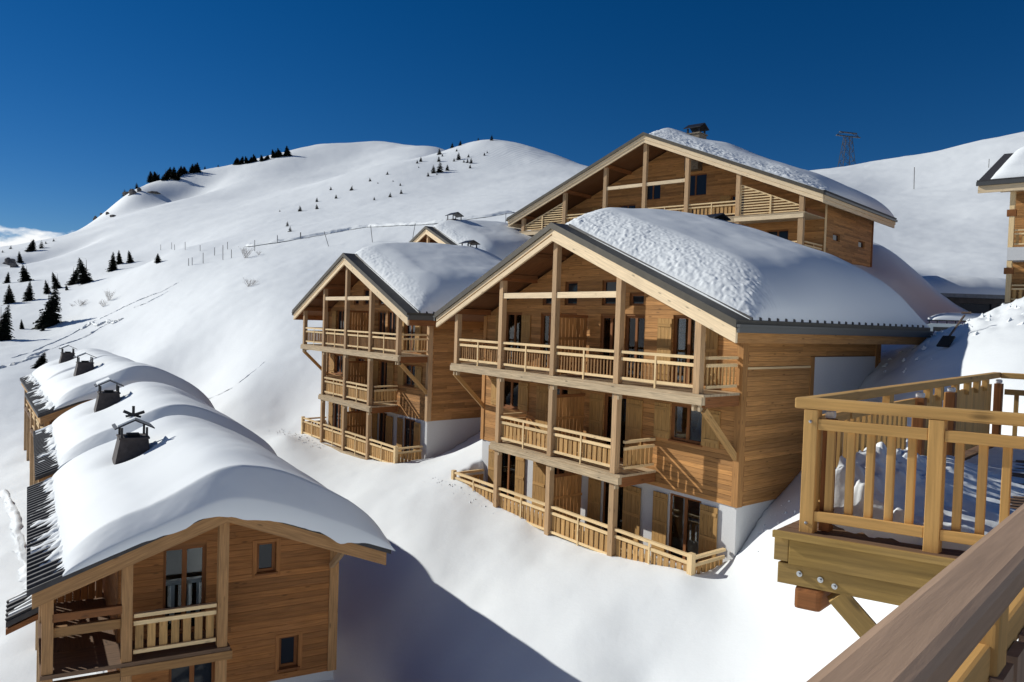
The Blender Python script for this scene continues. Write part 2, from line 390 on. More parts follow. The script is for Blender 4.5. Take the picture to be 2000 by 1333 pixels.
def railing(fr, par, p0, p1, z, h, n, bw, mat_s, out, top=.08, mid=True, mids=1, name='railing', gapmid=.2, bottom=.14, sz=1.0, rail='rail'):
    """railing between local points p0,p1 (one of a or b constant); out = sign of the outer side"""
    (a0, b0), (a1, b1) = p0, p1; alongA = abs(a1-a0) > abs(b1-b0)
    t = .05
    def bx(nm, s0, s1, d0, d1, zz0, zz1, m_, par_):
        if alongA: return box(fr, par_, nm, s0, s1, b0+d0, b0+d1, zz0, zz1, m_)
        return box(fr, par_, nm, a0+d0, a0+d1, s0, s1, zz0, zz1, m_)
    s0, s1 = (min(a0, a1), max(a0, a1)) if alongA else (min(b0, b1), max(b0, b1))
    R = bx(name, s0, s1, -.05, .05, z+h-top, z+h, rail, par)
    zm = z+h-gapmid
    bx('lower_rail', s0, s1, -.03 if out < 0 else -.02, .02 if out < 0 else .03, zm-.09*sz, zm, rail, R)
    bx('lower_rail', s0, s1, -.03 if out < 0 else -.02, .02 if out < 0 else .03, z+bottom, z+bottom+.08*sz, rail, R)
    for i in range(n):
        c = s0+(s1-s0)*(i+.5)/n
        if out < 0: bx('baluster', c-bw/2, c+bw/2, .022, .047, z+bottom+.01, zm-.01, mat_s, R)
        else: bx('baluster', c-bw/2, c+bw/2, -.047, -.022, z+bottom+.01, zm-.01, mat_s, R)
    for i in range(mids):
        c = s0+(s1-s0)*(i+1)/(mids+1)
        bx('rail_post', c-.03, c+.03, -.047, -.032, z+.0, z+h-top, 'rail', R)
    return R
def window(fr, par, x0, x1, z0, z1, d, axis='a', out=-1, mull=1, fmat='beam_red', sill=True, glass='glass', deep=.09, name='window'):
    """frame set back in its hole; d is the outer wall face"""
    def bx(nm, s0, s1, e0, e1, zz0, zz1, m_, p_):
        lo, hi = sorted((d-out*e0, d-out*e1))
        if axis == 'a': return box(fr, p_, nm, s0, s1, lo, hi, zz0, zz1, m_)
        return box(fr, p_, nm, lo, hi, s0, s1, zz0, zz1, m_)
    w = .07
    def lst(items):
        o_ = []
        for s0, s1, e0, e1, zz0, zz1 in items:
            lo, hi = sorted((d-out*e0, d-out*e1))
            o_.append((s0, s1, lo, hi, zz0, zz1) if axis == 'a' else (lo, hi, s0, s1, zz0, zz1))
        return o_
    it = [(x0, x0+w, deep, deep+.06, z0, z1), (x1-w, x1, deep, deep+.06, z0, z1), (x0+w, x1-w, deep, deep+.06, z1-w, z1), (x0+w, x1-w, deep, deep+.06, z0, z0+w)]
    xs = [x0+w]
    for i in range(mull):
        c = x0+(x1-x0)*(i+1)/(mull+1); it.append((c-.05, c+.05, deep, deep+.06, z0+w, z1-w)); xs += [c-.05, c+.05]
    xs.append(x1-w)
    F = boxes(fr, par, name, lst(it), fmat)
    for i in range(0, len(xs), 2): bx('pane', xs[i], xs[i+1], deep+.03, deep+.045, z0+w, z1-w, glass, F)
    if glass == 'clear_glass' and axis == 'a':
        for i in range(0, len(xs), 2):
            if rng.random() < .6:
                wd = (xs[i+1]-xs[i])*rng.uniform(.2, .55); s0 = xs[i] if rng.random() < .5 else xs[i+1]-wd
                bx('curtain', s0, s0+wd, deep+.10, deep+.11, z0+w, z1-w, 'curtain', F)
    if sill: bx('sill', x0-.04, x1+.04, -.05, deep, z0-.05, z0-.003, fmat, F)
    return F
def shutter(fr, par, x0, x1, z0, z1, d, axis='a', out=-1):
    def conv(s0, s1, e0, e1, zz0, zz1):
        lo, hi = sorted((d+out*e0, d+out*e1)); return (s0, s1, lo, hi, zz0, zz1) if axis == 'a' else (lo, hi, s0, s1, zz0, zz1)
    n = 4; w = (x1-x0)/n
    S = boxes(fr, par, 'shutter', [conv(x0+i*w+.004, x0+(i+1)*w-.004, .012, .040, z0, z1) for i in range(n)], 'shutter')
    for zz in ((z0+.12, z1-.2) if z1-z0 < 1.4 else (z0+.18, (z0+z1)/2, z1-.25)):
        box(fr, S, 'batten', *conv(x0+.03, x1-.03, .041, .062, zz, zz+.10), 'shutter')
    return S
def grid_obj(name, X, Y, Z, mat, parent=None, skirt=None, origin=None, smooth=True, attr=None):
    """heightfield arrays (n,m) -> mesh; skirt: z array for the rim's lower edge"""
    n_, m_ = X.shape; o = Vector(origin if origin is not None else (float(X.mean()), float(Y.mean()), float(Z.min())))
    V = np.stack([X-o.x, Y-o.y, Z-o.z], -1).reshape(-1, 3)
    idx = np.arange(n_*m_).reshape(n_, m_)
    Fq = np.stack([idx[:-1, :-1], idx[1:, :-1], idx[1:, 1:], idx[:-1, 1:]], -1).reshape(-1, 4)
    a_, b_, c_ = V[Fq[0][0]], V[Fq[0][1]], V[Fq[0][2]]
    if np.cross(b_-a_, c_-a_)[2] < 0: Fq = Fq[:, ::-1]
    if skirt is not None:
        SX, SY, SZ = skirt
        rim = np.concatenate([idx[:, 0], idx[-1, 1:], idx[-2::-1, -1], idx[0, -2:0:-1]])
        base = len(V)
        low = np.stack([SX.reshape(-1)[rim]-o.x, SY.reshape(-1)[rim]-o.y, SZ.reshape(-1)[rim]-o.z], -1)
        V = np.concatenate([V, low]); k = len(rim); j = np.arange(k); j2 = (j+1) % k
        q = np.stack([rim[j], rim[j2], base+j2, base+j], -1)
        cen = V[:base].mean(0); p0, p1, p2 = V[q[k//8]][0], V[q[k//8]][1], V[q[k//8]][2]
        nr = np.cross(p1-p0, p2-p0)
        if nr @ (p0-cen) < 0: q = q[:, ::-1]
        Fq = np.concatenate([Fq, q])
    me = bpy.data.meshes.new(name); me.vertices.add(len(V)); me.vertices.foreach_set('co', V.astype(np.float32).ravel())
    me.loops.add(Fq.size); me.loops.foreach_set('vertex_index', Fq.astype(np.int32).ravel())
    me.polygons.add(len(Fq)); me.polygons.foreach_set('loop_start', np.arange(0, Fq.size, 4, dtype=np.int32))
    me.materials.append(MATS[mat]); me.update(calc_edges=True)
    me.polygons.foreach_set('use_smooth', [smooth]*len(Fq))
    if attr is not None:
        at_ = me.attributes.new(attr[0], 'FLOAT', 'POINT'); full = np.zeros(len(V), np.float32); full[:n_*m_] = attr[1].ravel(); at_.data.foreach_set('value', full)
    me.validate()
    return link(bpy.data.objects.new(name, me), parent, o)


# ------------------------------------------------------------------ frames of the buildings
def fr_yaw(O, yaw): return Fr(O, (-math.sin(yaw), math.cos(yaw)), (math.cos(yaw), math.sin(yaw)))
FM = fr_yaw((5.0, 18.875, -1.802), .6473)            # nearest big chalet
FN = fr_yaw((-5.31, 33.275, -1.808), .676)           # its neighbour
apx = at(833, 447, 54.0)
k2 = .93
_f = fr_yaw((0, 0, 0), .676)
FN2 = fr_yaw(apx-_f.L(5.94*k2, -.2, 4.86), .676)     # gable behind the neighbour
FU = Fr((8.557, 48.725, 6.954), (-math.sin(.881), math.cos(.881)), (math.cos(.795), math.sin(.795)))
RA1, RA3 = (-math.sin(.60), math.cos(.60)), (-math.sin(.655), math.cos(.655))
RB = (math.sin(1.12), math.cos(1.12))
FR1 = Fr((-6.26, 15.6, -7.45), RA1, RB)
def fr_row(chim, A):                                  # house whose chimney stands at a=5.83, b=-1.16
    f = Fr((0, 0, 0), A, RB); return Fr(chim-f.L(5.83, -1.16, 3.5), A, RB)
FR2 = fr_row(Vector((-15.95, 28.1, -3.72)), RA1)
FR3 = fr_row(Vector((-22.57, 37.5, -3.30)), RA3)
FR4 = fr_row(Vector((-29.37, 46.9, -3.45)), RA3)
FE = Fr((27.9, 40.3, 1.9), (-math.sin(.881), math.cos(.881)), (math.cos(.795), math.sin(.795)))
FD = Fr((2.305, 5.54, -1.57), (.873, -.488), (.706, .708))   # balcony in the foreground

# ------------------------------------------------------------------ terrain: one sheet, polar grid round the viewpoint
ctrl = []
def cw(p): ctrl.append((p[0], p[1], p[2]))
def cp(x, y, d): cw(at(x, y, d))
for a, z in ((11.74, -4.75), (9.0, -5.1), (7.4, -5.2), (5.87, -5.35), (4.4, -5.3), (2.87, -5.2), (1.6, -5.05), (.07, -4.85), (-1.0, -4.9)): cw(FM.W(a, -.3, z))
for b, z in ((1.5, -4.5), (2.5, -3.6), (4.1, -2.7), (6.5, -1.2), (9.2, .75), (12, 1.6)): cw(FM.W(-.5, b, z))
for a, b, z in ((6, 4, -5.4), (3, 5, -5), (9, 6, -4.4), (6, 9, -1.5), (3, 11, 1.2), (12.6, 2, -3.9), (12.9, 6, -2.6), (14.5, 1, -4.6), (15.5, 5, -3.2), (14, 10, -.6), (6, 13, 1.2), (10, 14, 1.6)): cw(FM.W(a, b, z))
for a, z in ((11.2, -5.4), (8.4, -5.4), (5.56, -5.5), (2.7, -5.4), (-.36, -5.1)): cw(FN.W(a, -.3, z))
for a, b, z in ((-.6, 1.8, -4.9), (-.6, 5, -3.6), (5, 5, -4.8), (5, 10, -.8), (11.8, 2, -4.4), (12.6, 6, -2.6), (-.6, 10, -.6), (5, 14, 1.2), (14.5, 0, -5.2)): cw(FN.W(a, b, z))
for f, r in ((FM, 1), (FN, 1)):
    for a in (-2, 3, 8, 13): cw(f.W(a, -4.0, -6.15)); cw(f.W(a, -7.5, -7.1))
for f, dz in ((FR1, 0), (FR2, .25), (FR3, .1), (FR4, .1)):
    for a in (0, 5):
        cw(f.W(a, 3.9, -1.95+dz)); cw(f.W(a, 0, -2.7+dz)); cw(f.W(a, -3.9, -3.4+dz)); cw(f.W(a, -8, -4.7+dz)); cw(f.W(a, -16, -7.5+dz))
for p in ((-3.0, 14.2, -9.35), (-1, 12, -9.0), (0.5, 8, -9.4), (2.5, 6.2, -7.9), (1.5, 13, -8.1), (5.5, 13, -6.9), (4.6, 8.6, -6.2), (7.2, 14.5, -5.4), (6.3, 9.6, -3.9), (7.6, 10.9, -1.9), (8.9, 12.2, -1.15), (12.2, 14.2, -.8),
          (9.6, 16.5, -2.6), (10.8, 19.5, -1.75), (13.6, 25.2, -.75), (0, 2, -10), (-6, 9, -10.2), (-14, 12, -12.5), (-9, 5, -12.5), (4, 1, -8), (8, 4, -6), (14, 8, -2),
          (25.3, 50.6, 4.6), (24.5, 46.5, 3.4), (30, 44, .9), (36, 55, 1.1), (41, 58, 1.2), (22.5, 36, -1.6), (24.5, 39.5, -1.5), (20.5, 33, -1.3), (28, 38.5, .9), (32, 36, .8), (26, 33, .2)): cw(p)
for x, y, d in ((1830, 668, 29), (1885, 652, 26.5), (1935, 628, 25), (1965, 612, 24.5), (2000, 597, 24), (2080, 590, 24)): cp(x, y, d)
for a, b, z in ((0, 0, -3.0), (8, 0, -3.2), (-8, 0, -3.0), (0, 8, -1.5), (-10.5, 8, -2.3), (8, 8, -1.5), (14, 2, -4.0), (0, 16, 0.5), (-10, 16, -.6)): cw(FU.W(a, b, z))
for x, y, d in ((560, 850, 40), (480, 760, 50), (380, 770, 57), (330, 735, 62), (560, 700, 54), (520, 620, 66), (450, 560, 86), (600, 560, 76), (300, 700, 66), (200, 720, 72), (0, 740, 66), (-120, 760, 64),
                (300, 560, 110), (200, 640, 96), (95, 635, 110), (0, 660, 100), (-150, 660, 100), (167, 553, 150), (60, 590, 132), (230, 528, 160), (310, 512, 160), (60, 497, 230), (0, 545, 175), (-150, 540, 170),
                (340, 492, 140), (440, 487, 128), (530, 482, 116), (640, 478, 107), (725, 472, 103), (885, 442, 103), (1000, 420, 105), (1100, 405, 108), (700, 520, 88), (850, 500, 90),
                (500, 430, 190), (400, 440, 215), (300, 440, 250), (640, 400, 205), (800, 380, 200), (900, 380, 190), (1000, 360, 200), (1100, 355, 190), (1200, 350, 190), (760, 330, 270), (640, 350, 300), (880, 318, 270),
                (1000, 310, 265), (1300, 345, 220), (1450, 350, 240)): cp(x, y, d)
def ridge(lst, drop=.035, far=1.28):
    for x, y, d in lst:
        cp(x, y, d); q = at(x, y, d*far); q.z -= drop*d*far; cw(q)
ridge([(960, 275, 310), (920, 279, 310), (1010, 282, 300), (1080, 302, 285), (1145, 323, 275), (1250, 345, 275), (1400, 352, 290), (1520, 345, 330), (1600, 338, 350)], drop=.03)
ridge([(1700, 318, 350), (1800, 307, 330), (1900, 282, 310), (2000, 260, 300), (2150, 230, 290), (2400, 215, 290)], drop=.03)
ridge([(850, 288, 470), (780, 284, 500), (700, 290, 500), (600, 294, 500), (500, 313, 480), (400, 334, 450), (320, 354, 430), (262, 372, 410), (215, 410, 390), (175, 434, 375), (100, 470, 340), (0, 491, 310), (-200, 515, 300), (-500, 530, 300)], drop=.05)
for x, y, d in ((1750, 520, 85), (1850, 525, 82), (1950, 520, 82), (2100, 520, 80), (1650, 470, 110), (1750, 450, 125), (1850, 430, 140), (2000, 400, 145), (1750, 380, 210), (1900, 350, 210), (2050, 330, 200),
                (430, 370, 380), (560, 345, 390), (680, 330, 400), (330, 395, 350), (290, 392, 370), (520, 380, 330), (2300, 420, 140), (2300, 560, 60), (-400, 640, 110), (-400, 800, 60)): cp(x, y, d)
for x in range(-700, 2800, 250):
    for d, y in ((720, 560), (1000, 660), (1450, 700)): cp(x, y, d)
for x in (-300, -100, 0, 60, 120, 180): cp(x, 600, 520)
ctrl = np.array(ctrl)
def to_uv(x, y):
    rho = np.hypot(x, y); return np.arctan2(x, y)*2.2, np.log(rho)
cu, cv = to_uv(ctrl[:, 0], ctrl[:, 1]); ce = ctrl[:, 2]/np.hypot(ctrl[:, 0], ctrl[:, 1])
def K(r2): return np.where(r2 > 1e-12, .5*r2*np.log(r2+1e-20), 0)
nC = len(cu); Amat = np.zeros((nC+3, nC+3)); D2 = (cu[:, None]-cu)**2+(cv[:, None]-cv)**2
Amat[:nC, :nC] = K(D2)+np.eye(nC)*2e-4; Amat[:nC, nC] = 1; Amat[:nC, nC+1] = cu; Amat[:nC, nC+2] = cv; Amat[nC:, :nC] = Amat[:nC, nC:].T
sol = np.linalg.solve(Amat, np.concatenate([ce, np.zeros(3)]))
def tps(u, v):
    sh = u.shape; u = u.ravel(); v = v.ravel(); out = np.zeros_like(u)
    for i in range(0, len(u), 20000):
        uu, vv = u[i:i+20000], v[i:i+20000]
        out[i:i+20000] = K((uu[:, None]-cu)**2+(vv[:, None]-cv)**2) @ sol[:nC]+sol[nC]+sol[nC+1]*uu+sol[nC+2]*vv
    return out.reshape(sh)
# sample coarsely, refine by bicubic-like interpolation
TH = np.concatenate([np.radians(np.linspace(-100, -42, 30))[:-1], np.radians(np.linspace(-42, 42, 210)), np.radians(np.linspace(42, 100, 30))[1:]])
LR = np.log(np.geomspace(2.2, 1500, 190))
U0, V0 = np.meshgrid(np.clip(TH, -1.0, 1.0)*2.2, LR, indexing='ij')
E0 = tps(U0, V0)
E0 = np.clip(E0, -6, .5)
def up(arr, k, ax):
    n_ = arr.shape[ax]; t = np.linspace(0, n_-1, (n_-1)*k+1); i = np.minimum(t.astype(int), n_-2); f = t-i
    f = f.reshape([-1 if q == ax else 1 for q in range(arr.ndim)])
    g_ = lambda j: np.take(arr, np.clip(j, 0, n_-1), axis=ax)
    p0, p1, p2, p3 = g_(i-1), g_(i), g_(i+1), g_(i+2)
    return .5*(2*p1+(p2-p0)*f+(2*p0-5*p1+4*p2-p3)*f**2+(3*p1-p0-3*p2+p3)*f**3)
KU, KV = 3, 3
E1 = up(up(E0, KU, 0), KV, 1); TH1 = up(TH, KU, 0); LR1 = up(LR, KV, 0)
RH = np.exp(LR1)[None, :]
TX = np.sin(TH1)[:, None]*RH; TY = np.cos(TH1)[:, None]*RH; TZ = E1*RH
# relief of the snow cover: wind-blown undulation growing with distance, lumps on the ploughed bank
amp = np.clip(RH/260., .03, 1.0)
TZ = TZ + amp*.75*fbm(TX/45., TY/45., 0, 4, 3)*sstep(40, 120, RH) + .05*fbm(TX/2.2, TY/2.2, 0, 3, 9)
for x_, y_, d_, rx_, ry_, dp_ in ((352, 384, 415, 17, 45, 8.0), (410, 372, 425, 22, 45, 4.0), (88, 500, 230, 8, 22, 2.6), (600, 335, 420, 45, 60, 4.5)):   # bowls on the lee side of the brow
    q_ = at(x_, y_, d_); TZ = TZ-dp_*np.exp(-(((TX-q_.x)/rx_)**2+((TY-q_.y)/ry_)**2))
bank = np.exp(-(((TX-16.2)/4.2)**2+((TY-23.5)/3.2)**2))
TZ = TZ + bank*(.24*np.abs(fbm(TX/.9, TY/.9, 0, 3, 5))+.03*fbm(TX/.25, TY/.25, 0, 2, 6))
for f_, k_ in ((FM, 1.0), (FN, .932)):                 # the terraces and cellars stand free of snow
    qx, qy = TX-f_.O.x, TY-f_.O.y; la, lb = qx*f_.A.x+qy*f_.A.y, qx*f_.B.x+qy*f_.B.y
    w1 = sstep(-.1, .25, la)*sstep(12.0*k_, 11.7*k_, la)*sstep(.22, .55, lb)*sstep(2.0, 1.6, lb)
    w2 = sstep(-.25, .05, la)*sstep(12.15*k_, 11.85*k_, la)*sstep(1.5, 1.7, lb)*sstep(9.2, 8.8, lb)
    w_ = np.maximum(w1, w2); TZ = TZ*(1-w_)+np.minimum(TZ, f_.O.z-5.75)*w_
def px_of(X, Y, Z):
    d = X*CF.x+Y*CF.y+Z*CF.z
    return 1000+F_PX*(X*CR.x+Y*CR.y+Z*CR.z)/d, 666.5-F_PX*(X*CU.x+Y*CU.y+Z*CU.z)/d
# piste with carved turns on the domed hill and by the far gully
hx, hy = at(1060, 315, 275)[:2]; gx, gy = at(745, 325, 330)[:2]
tr_mask = np.exp(-(((TX-hx)/32)**2+((TY-hy)/40)**2)**2)+.6*np.exp(-(((TX-gx)/14)**2+((TY-gy)/40)**2)**2)
ground = grid_obj('ground', TX, TY, TZ, 'snow_ground', origin=(0, 0, 0), attr=('tracks', tr_mask*np.ones_like(TX)))
tag(ground, 'snow-covered mountainside', None, None, 'structure')
def ground_z(x, y):
    th = math.atan2(x, y); lr = math.log(max(math.hypot(x, y), 2.3))
    i = np.interp(th, TH1, np.arange(len(TH1))); j = np.interp(lr, LR1, np.arange(len(LR1)))
    i0, j0 = int(min(i, len(TH1)-2)), int(min(j, len(LR1)-2)); fi, fj = i-i0, j-j0
    return float(TZ[i0, j0]*(1-fi)*(1-fj)+TZ[i0+1, j0]*fi*(1-fj)+TZ[i0, j0+1]*(1-fi)*fj+TZ[i0+1, j0+1]*fi*fj)
def hit(x, y, dmin=20, dmax=900):
    """where the line of sight through a photo pixel meets the ground"""
    d = ray(x, y); s = dmin; prev = dmin
    while s < dmax:
        p = d*s
        if ground_z(p.x, p.y) >= p.z:
            lo, hi = prev, s
            for _ in range(24):
                m_ = (lo+hi)/2; q = d*m_
                if ground_z(q.x, q.y) >= q.z: hi = m_
                else: lo = m_
            p = d*hi; return Vector((p.x, p.y, ground_z(p.x, p.y)))
        prev = s; s *= 1.012
    best = None
    for s in np.geomspace(dmin, dmax, 300):              # above the skyline: the nearest ridge point
        p = d*s; g_ = (p.z-ground_z(p.x, p.y))/s
        if best is None or g_ < best[0]: best = (g_, s)
    p = d*best[1]; return Vector((p.x, p.y, ground_z(p.x, p.y)))

# ------------------------------------------------------------------ snow lying on a roof
def roof_snow(name, fr, a0, a1, b0, b1, roof, T, edges, label, step=.1, rough=None, seed=1, mat='snow', droop=None, bumps=(), big=.025):
    """edges: dict l/h for a (low a, high a) and f/k for b (front, back): (ramp length, power). roof(a,b)->z. local frame"""
    na, nb = max(int((a1-a0)/step), 8), max(int((b1-b0)/step), 8)
    bs = np.linspace(b0, b1, nb)
    if rough: bs = np.concatenate([np.linspace(b0, b0+rough[0], int(rough[0]/(step*.55)))[:-1], np.linspace(b0+rough[0], b1, max(int((b1-b0-rough[0])/(step*1.3)), 6))])
    a, b = np.meshgrid(np.linspace(a0, a1, na), bs, indexing='ij')
    wob = lambda s_, sc: s_*fbm(a/sc+seed, b/sc, 0, 3, seed)
    def ramp(d, L, p): return np.clip(1-np.clip(1-d/L, 0, 1)**p, 0, 1)**(1./p)
    t = np.ones_like(a)
    for k_, d in (('l', a-a0), ('h', a1-a), ('f', b-b0), ('k', b1-b)):
        L, p = edges[k_][:2]
        bs_ = edges[k_][2] if len(edges[k_]) > 2 else 0
        if L: t = t*(bs_+(1-bs_)*ramp(d, L*(1+.12*vnoise((b if k_ in 'lh' else a)/1.3, d*0, seed*1.7)), p))
    th = (T(a, b) if callable(T) else T)*t*(1+wob(big, 1.6))
    for ca, cb, r_, h_ in bumps: th = th+h_*np.exp(-((a-ca)**2+(b-cb)**2)/r_**2)
    if rough:
        L, s_ = rough
        m_ = np.clip(1-(b-b0)/L, 0, 1)**.6
        m_ = m_*sstep(0, .12, b-b0)
        th = th+m_*s_*(.8*fbm(a/.7, b/.5, 0, 2, seed+4)+1.0*np.abs(fbm(a/.15, b/.12, 0, 2, seed+5))-.35+.6*fbm(a/.07, b/.07, 0, 2, seed+6))
    z = roof(a, b)+np.maximum(th, .012)
    X = fr.O.x+a*fr.A.x+b*fr.B.x; Y = fr.O.y+a*fr.A.y+b*fr.B.y; Z = fr.O.z+z
    lo = roof(a, b)-.002
    if droop is not None: lo = lo-droop(a, b)
    sk = (X, Y, fr.O.z+lo)
    o = grid_obj(name, X, Y, Z, mat, skirt=sk, origin=tuple(fr.W((a0+a1)/2, (b0+b1)/2, float(roof(np.array((a0+a1)/2), np.array((b0+b1)/2))))))
    return tag(o, label, 'roof snow')

# ------------------------------------------------------------------ the tall chalets with the open gable balconies
def chalet(fr, k, label, detail, snow_label, seed=1, lower=True, balc=True, snow_T=1.5, group='tall chalets with gable balconies'):
    R = empty('chalet', fr.O, label, 'chalet', group)
    s = 2.97*k; c = 2*s; w = 7.226*k; sl = .422/k
    zr = lambda a: 4.4575-sl*abs(a-c)
    aL, aR = c-6.24*k, c+6.24*k                     # wall corners
    bw = 1.5; bE = 9.15; LB = 10.5
    m = lambda a: a*k                               # measured on the nearest chalet
    mir = lambda x0, x1: (m(11.88-x1), m(11.88-x0))
    # openings of the front wall: (x0,x1,z0,z1)
    doors = []; wins = []; shut = []
    for f in ((lambda x0, x1: (m(x0), m(x1))), mir):
        doors += [f(1.1, 2.2)+(0.02, 2.08), f(3.35, 4.2)+(0.02, 2.06), f(4.46, 5.35)+(0.02, 2.04)]
        shut += [f(2.22, 2.78)+(.12, 2.0), f(.52, 1.08)+(.12, 2.0)]
        wins += [f(.98, 2.15)+(-1.66, -.58)]; shut += [f(.34, .97)+(-1.66, -.6), f(2.16, 2.78)+(-1.66, -.6)]
        doors += [f(4.0, 5.03)+(-2.68, -.58)]; shut += [f(3.28, 3.98)+(-2.6, -.62), f(5.05, 5.7)+(-2.6, -.62)]
        if lower:
            doors += [f(.92, 2.12)+(-5.38, -3.3), f(4.0, 5.0)+(-5.38, -3.3)]
            shut += [f(.3, .91)+(-5.3, -3.36), f(2.13, 2.7)+(-5.3, -3.36), f(3.22, 3.97)+(-5.3, -3.4), f(5.02, 5.62)+(-5.3, -3.4)]
    trap = []
    for f in ((lambda x0, x1: (m(x0), m(x1))), mir):
        trap += [f(3.42, 4.05), f(4.66, 5.32)]
    holes = [d for d in doors]+[x for x in wins]+[(x0, x1, 2.39, min(zr(x0), zr(x1))-.62 if abs((x0+x1)/2-c) > 1.6*k else 3.25) for x0, x1 in trap]
    clips = [(-sl, 1, 4.4575-sl*c+.12), (sl, 1, 4.4575+sl*c+.12)]
    fw = wall(fr, R, 'front_wall', 'a', aL, aR, -3.2, 5.2, bw+.03, bw+.28, 'backing' if detail else 'siding', holes, clips)
    if not detail:
        pass
    else: planks(fr, fw, 'a', aL+.02, aR-.02, -3.2, 5.2, bw, bw+.029, 'plank', .14, holes, [(A_, B_, C_-.01) for A_, B_, C_ in clips])
    if lower: wall(fr, R, 'plinth_wall', 'a', aL+.03, aR-.03, -8.2, -3.203, bw+.035, bw+.28, 'render_wall', [h for h in holes])
    # side walls
    for sd, ax, out in (('right', aL, -1), ('left', aR, 1)):
        x0, x1 = (ax+.03, ax+.28) if out < 0 else (ax-.28, ax-.03)
        top = zr(ax)+.1
        sw = wall(fr, R, 'side_wall', 'b', bw+.28, bE, -3.2, top, x0, x1, 'siding' if not (detail and out < 0) else 'backing')
        if detail and out < 0:
            planks(fr, sw, 'b', bw+.02, bE-.02, -3.2, top, ax, ax+.029, 'plank', .14, [(4.94, 9.2, -3.3, .97)])
            box(fr, sw, 'trim_board', ax-.025, ax+.02, 4.94, 5.14, -3.2, .97, 'plank')
            box(fr, sw, 'trim_board', ax-.018, ax+.015, bw+.1, 4.93, .64, .70, 'rail')
            box(fr, sw, 'render_panel', ax-.012, ax+.028, 5.145, 8.95, -3.2, .965, 'render_wall')
            box(fr, sw, 'trim_board', ax-.025, ax+.02, 8.955, 9.15, -3.2, top, 'plank')
        if lower: wall(fr, R, 'plinth_wall', 'b', bw+.28, bE, -8.2, -3.203, x0+.004, x1-.004, 'render_wall')
        # corner boards
        cx = ax
        boxes(fr, R, 'corner_board', [((cx-.035), cx+.17, bw-.035, bw+.0, -3.2, top+.0), (cx-.035, cx-.001, bw+.001, bw+.2, -3.2, top)] if out < 0 else
              [(cx-.17, cx+.035, bw-.035, bw+.0, -3.2, top), (cx+.001, cx+.035, bw+.001, bw+.2, -3.2, top)], 'post' if not detail else 'plank')
    wall(fr, R, 'back_wall', 'a', aL, aR, -3.2, 5.2, bE+.001, bE+.2, 'siding', (), clips)
    # windows, doors, shutters
    gm = 'clear_glass' if detail else 'glass'
    for d in doors: window(fr, R, d[0], d[1], d[2], d[3], bw, name='glazed_door', sill=False, glass=gm)
    for d in wins: window(fr, R, d[0], d[1], d[2], d[3], bw, glass=gm)
    for x0, x1, z0, z1 in holes[len(doors)+len(wins):]:
        window(fr, R, x0, x1, z0, z1, bw, mull=0, name='gable_window', sill=False)
    for d in shut: shutter(fr, R, d[0], d[1], d[2], d[3], bw)
    # posts
    pw = .10
    for i in range(5):
        a = i*s; box(fr, R, 'post', a-pw, a+pw, -.1, .1, 0.0, zr(a)+.02-(0.0 if i != 2 else 0.05), 'post')
        if 1 <= i <= 3:
            box(fr, R, 'post', a-pw, a+pw, -.1, .1, -2.7, -.285, 'post')
            if lower: box(fr, R, 'post', a-pw, a+pw, -.1, .1, -6.0, -2.985, 'post')
        # purlin over each post
        box(fr, R, 'purlin', a-.11, a+.11, -.14, bw+.02, zr(a)+.02, zr(a)+.24, 'beam_red')
    for i in (1, 2): box(fr, R, 'tie_beam', i*s+pw+.005, (i+1)*s-pw-.005, -.07, .07, 2.58, 2.77, 'verge')
    # decks
    ad0, ad1 = aL+.02, aR-.02
    box(fr, R, 'deck', ad0, ad1, -.12, bw-.04, -.07, -.003, 'deck_beam')
    box(fr, R, 'deck_beam', ad0+.02, ad1-.02, -.17, -.02, -.285, -.072, 'deck_beam')
    for ax in (ad0+.02, ad1-.14): box(fr, R, 'side_beam', ax, ax+.12, -.018, bw-.04, -.36, -.072, 'beam_red')
    for i in range(5):
        for off in (-.16, .04): box(fr, R, 'beam_end', i*s+off, i*s+off+.07, -.10, .05, -.46, -.288, 'deck_beam')
    md0, md1 = m(2.62), m(9.26)
    box(fr, R, 'deck', md0, md1, -.12, bw-.04, -2.77, -2.703, 'deck_beam')
    box(fr, R, 'deck_beam', md0+.02, md1-.02, -.17, -.02, -2.985, -2.772, 'deck_beam')
    for ax in (md0+.02, md1-.14): box(fr, R, 'side_beam', ax, ax+.12, -.018, bw-.04, -3.06, -2.772, 'beam_red')
    for i in (1, 2, 3): box(fr, R, 'beam_end', i*s-.16, i*s-.09, -.10, .05, -3.15, -2.988, 'deck_beam')
    # railings
    for i in range(4): railing(fr, R, (i*s+.14, 0), ((i+1)*s-.14, 0), 0, 1.0, 19, .05, 'slat_dark', -1)
    railing(fr, R, (ad0+.12, .12), (ad0+.12, bw-.06), 0, 1.0, 8, .06, 'slat', -1, mids=0); railing(fr, R, (ad1-.12, .12), (ad1-.12, bw-.06), 0, 1.0, 8, .06, 'slat_dark', 1, mids=0)
    for i in (1, 2): railing(fr, R, (i*s+.13, 0), ((i+1)*s-.13, 0), -2.7, 1.0, 12, .16, 'slat', -1)
    railing(fr, R, (md0+.1, .12), (md0+.1, bw-.06), -2.7, 1.0, 7, .14, 'slat', -1, mids=0); railing(fr, R, (md1-.1, .12), (md1-.1, bw-.06), -2.7, 1.0, 7, .14, 'slat', 1, mids=0)
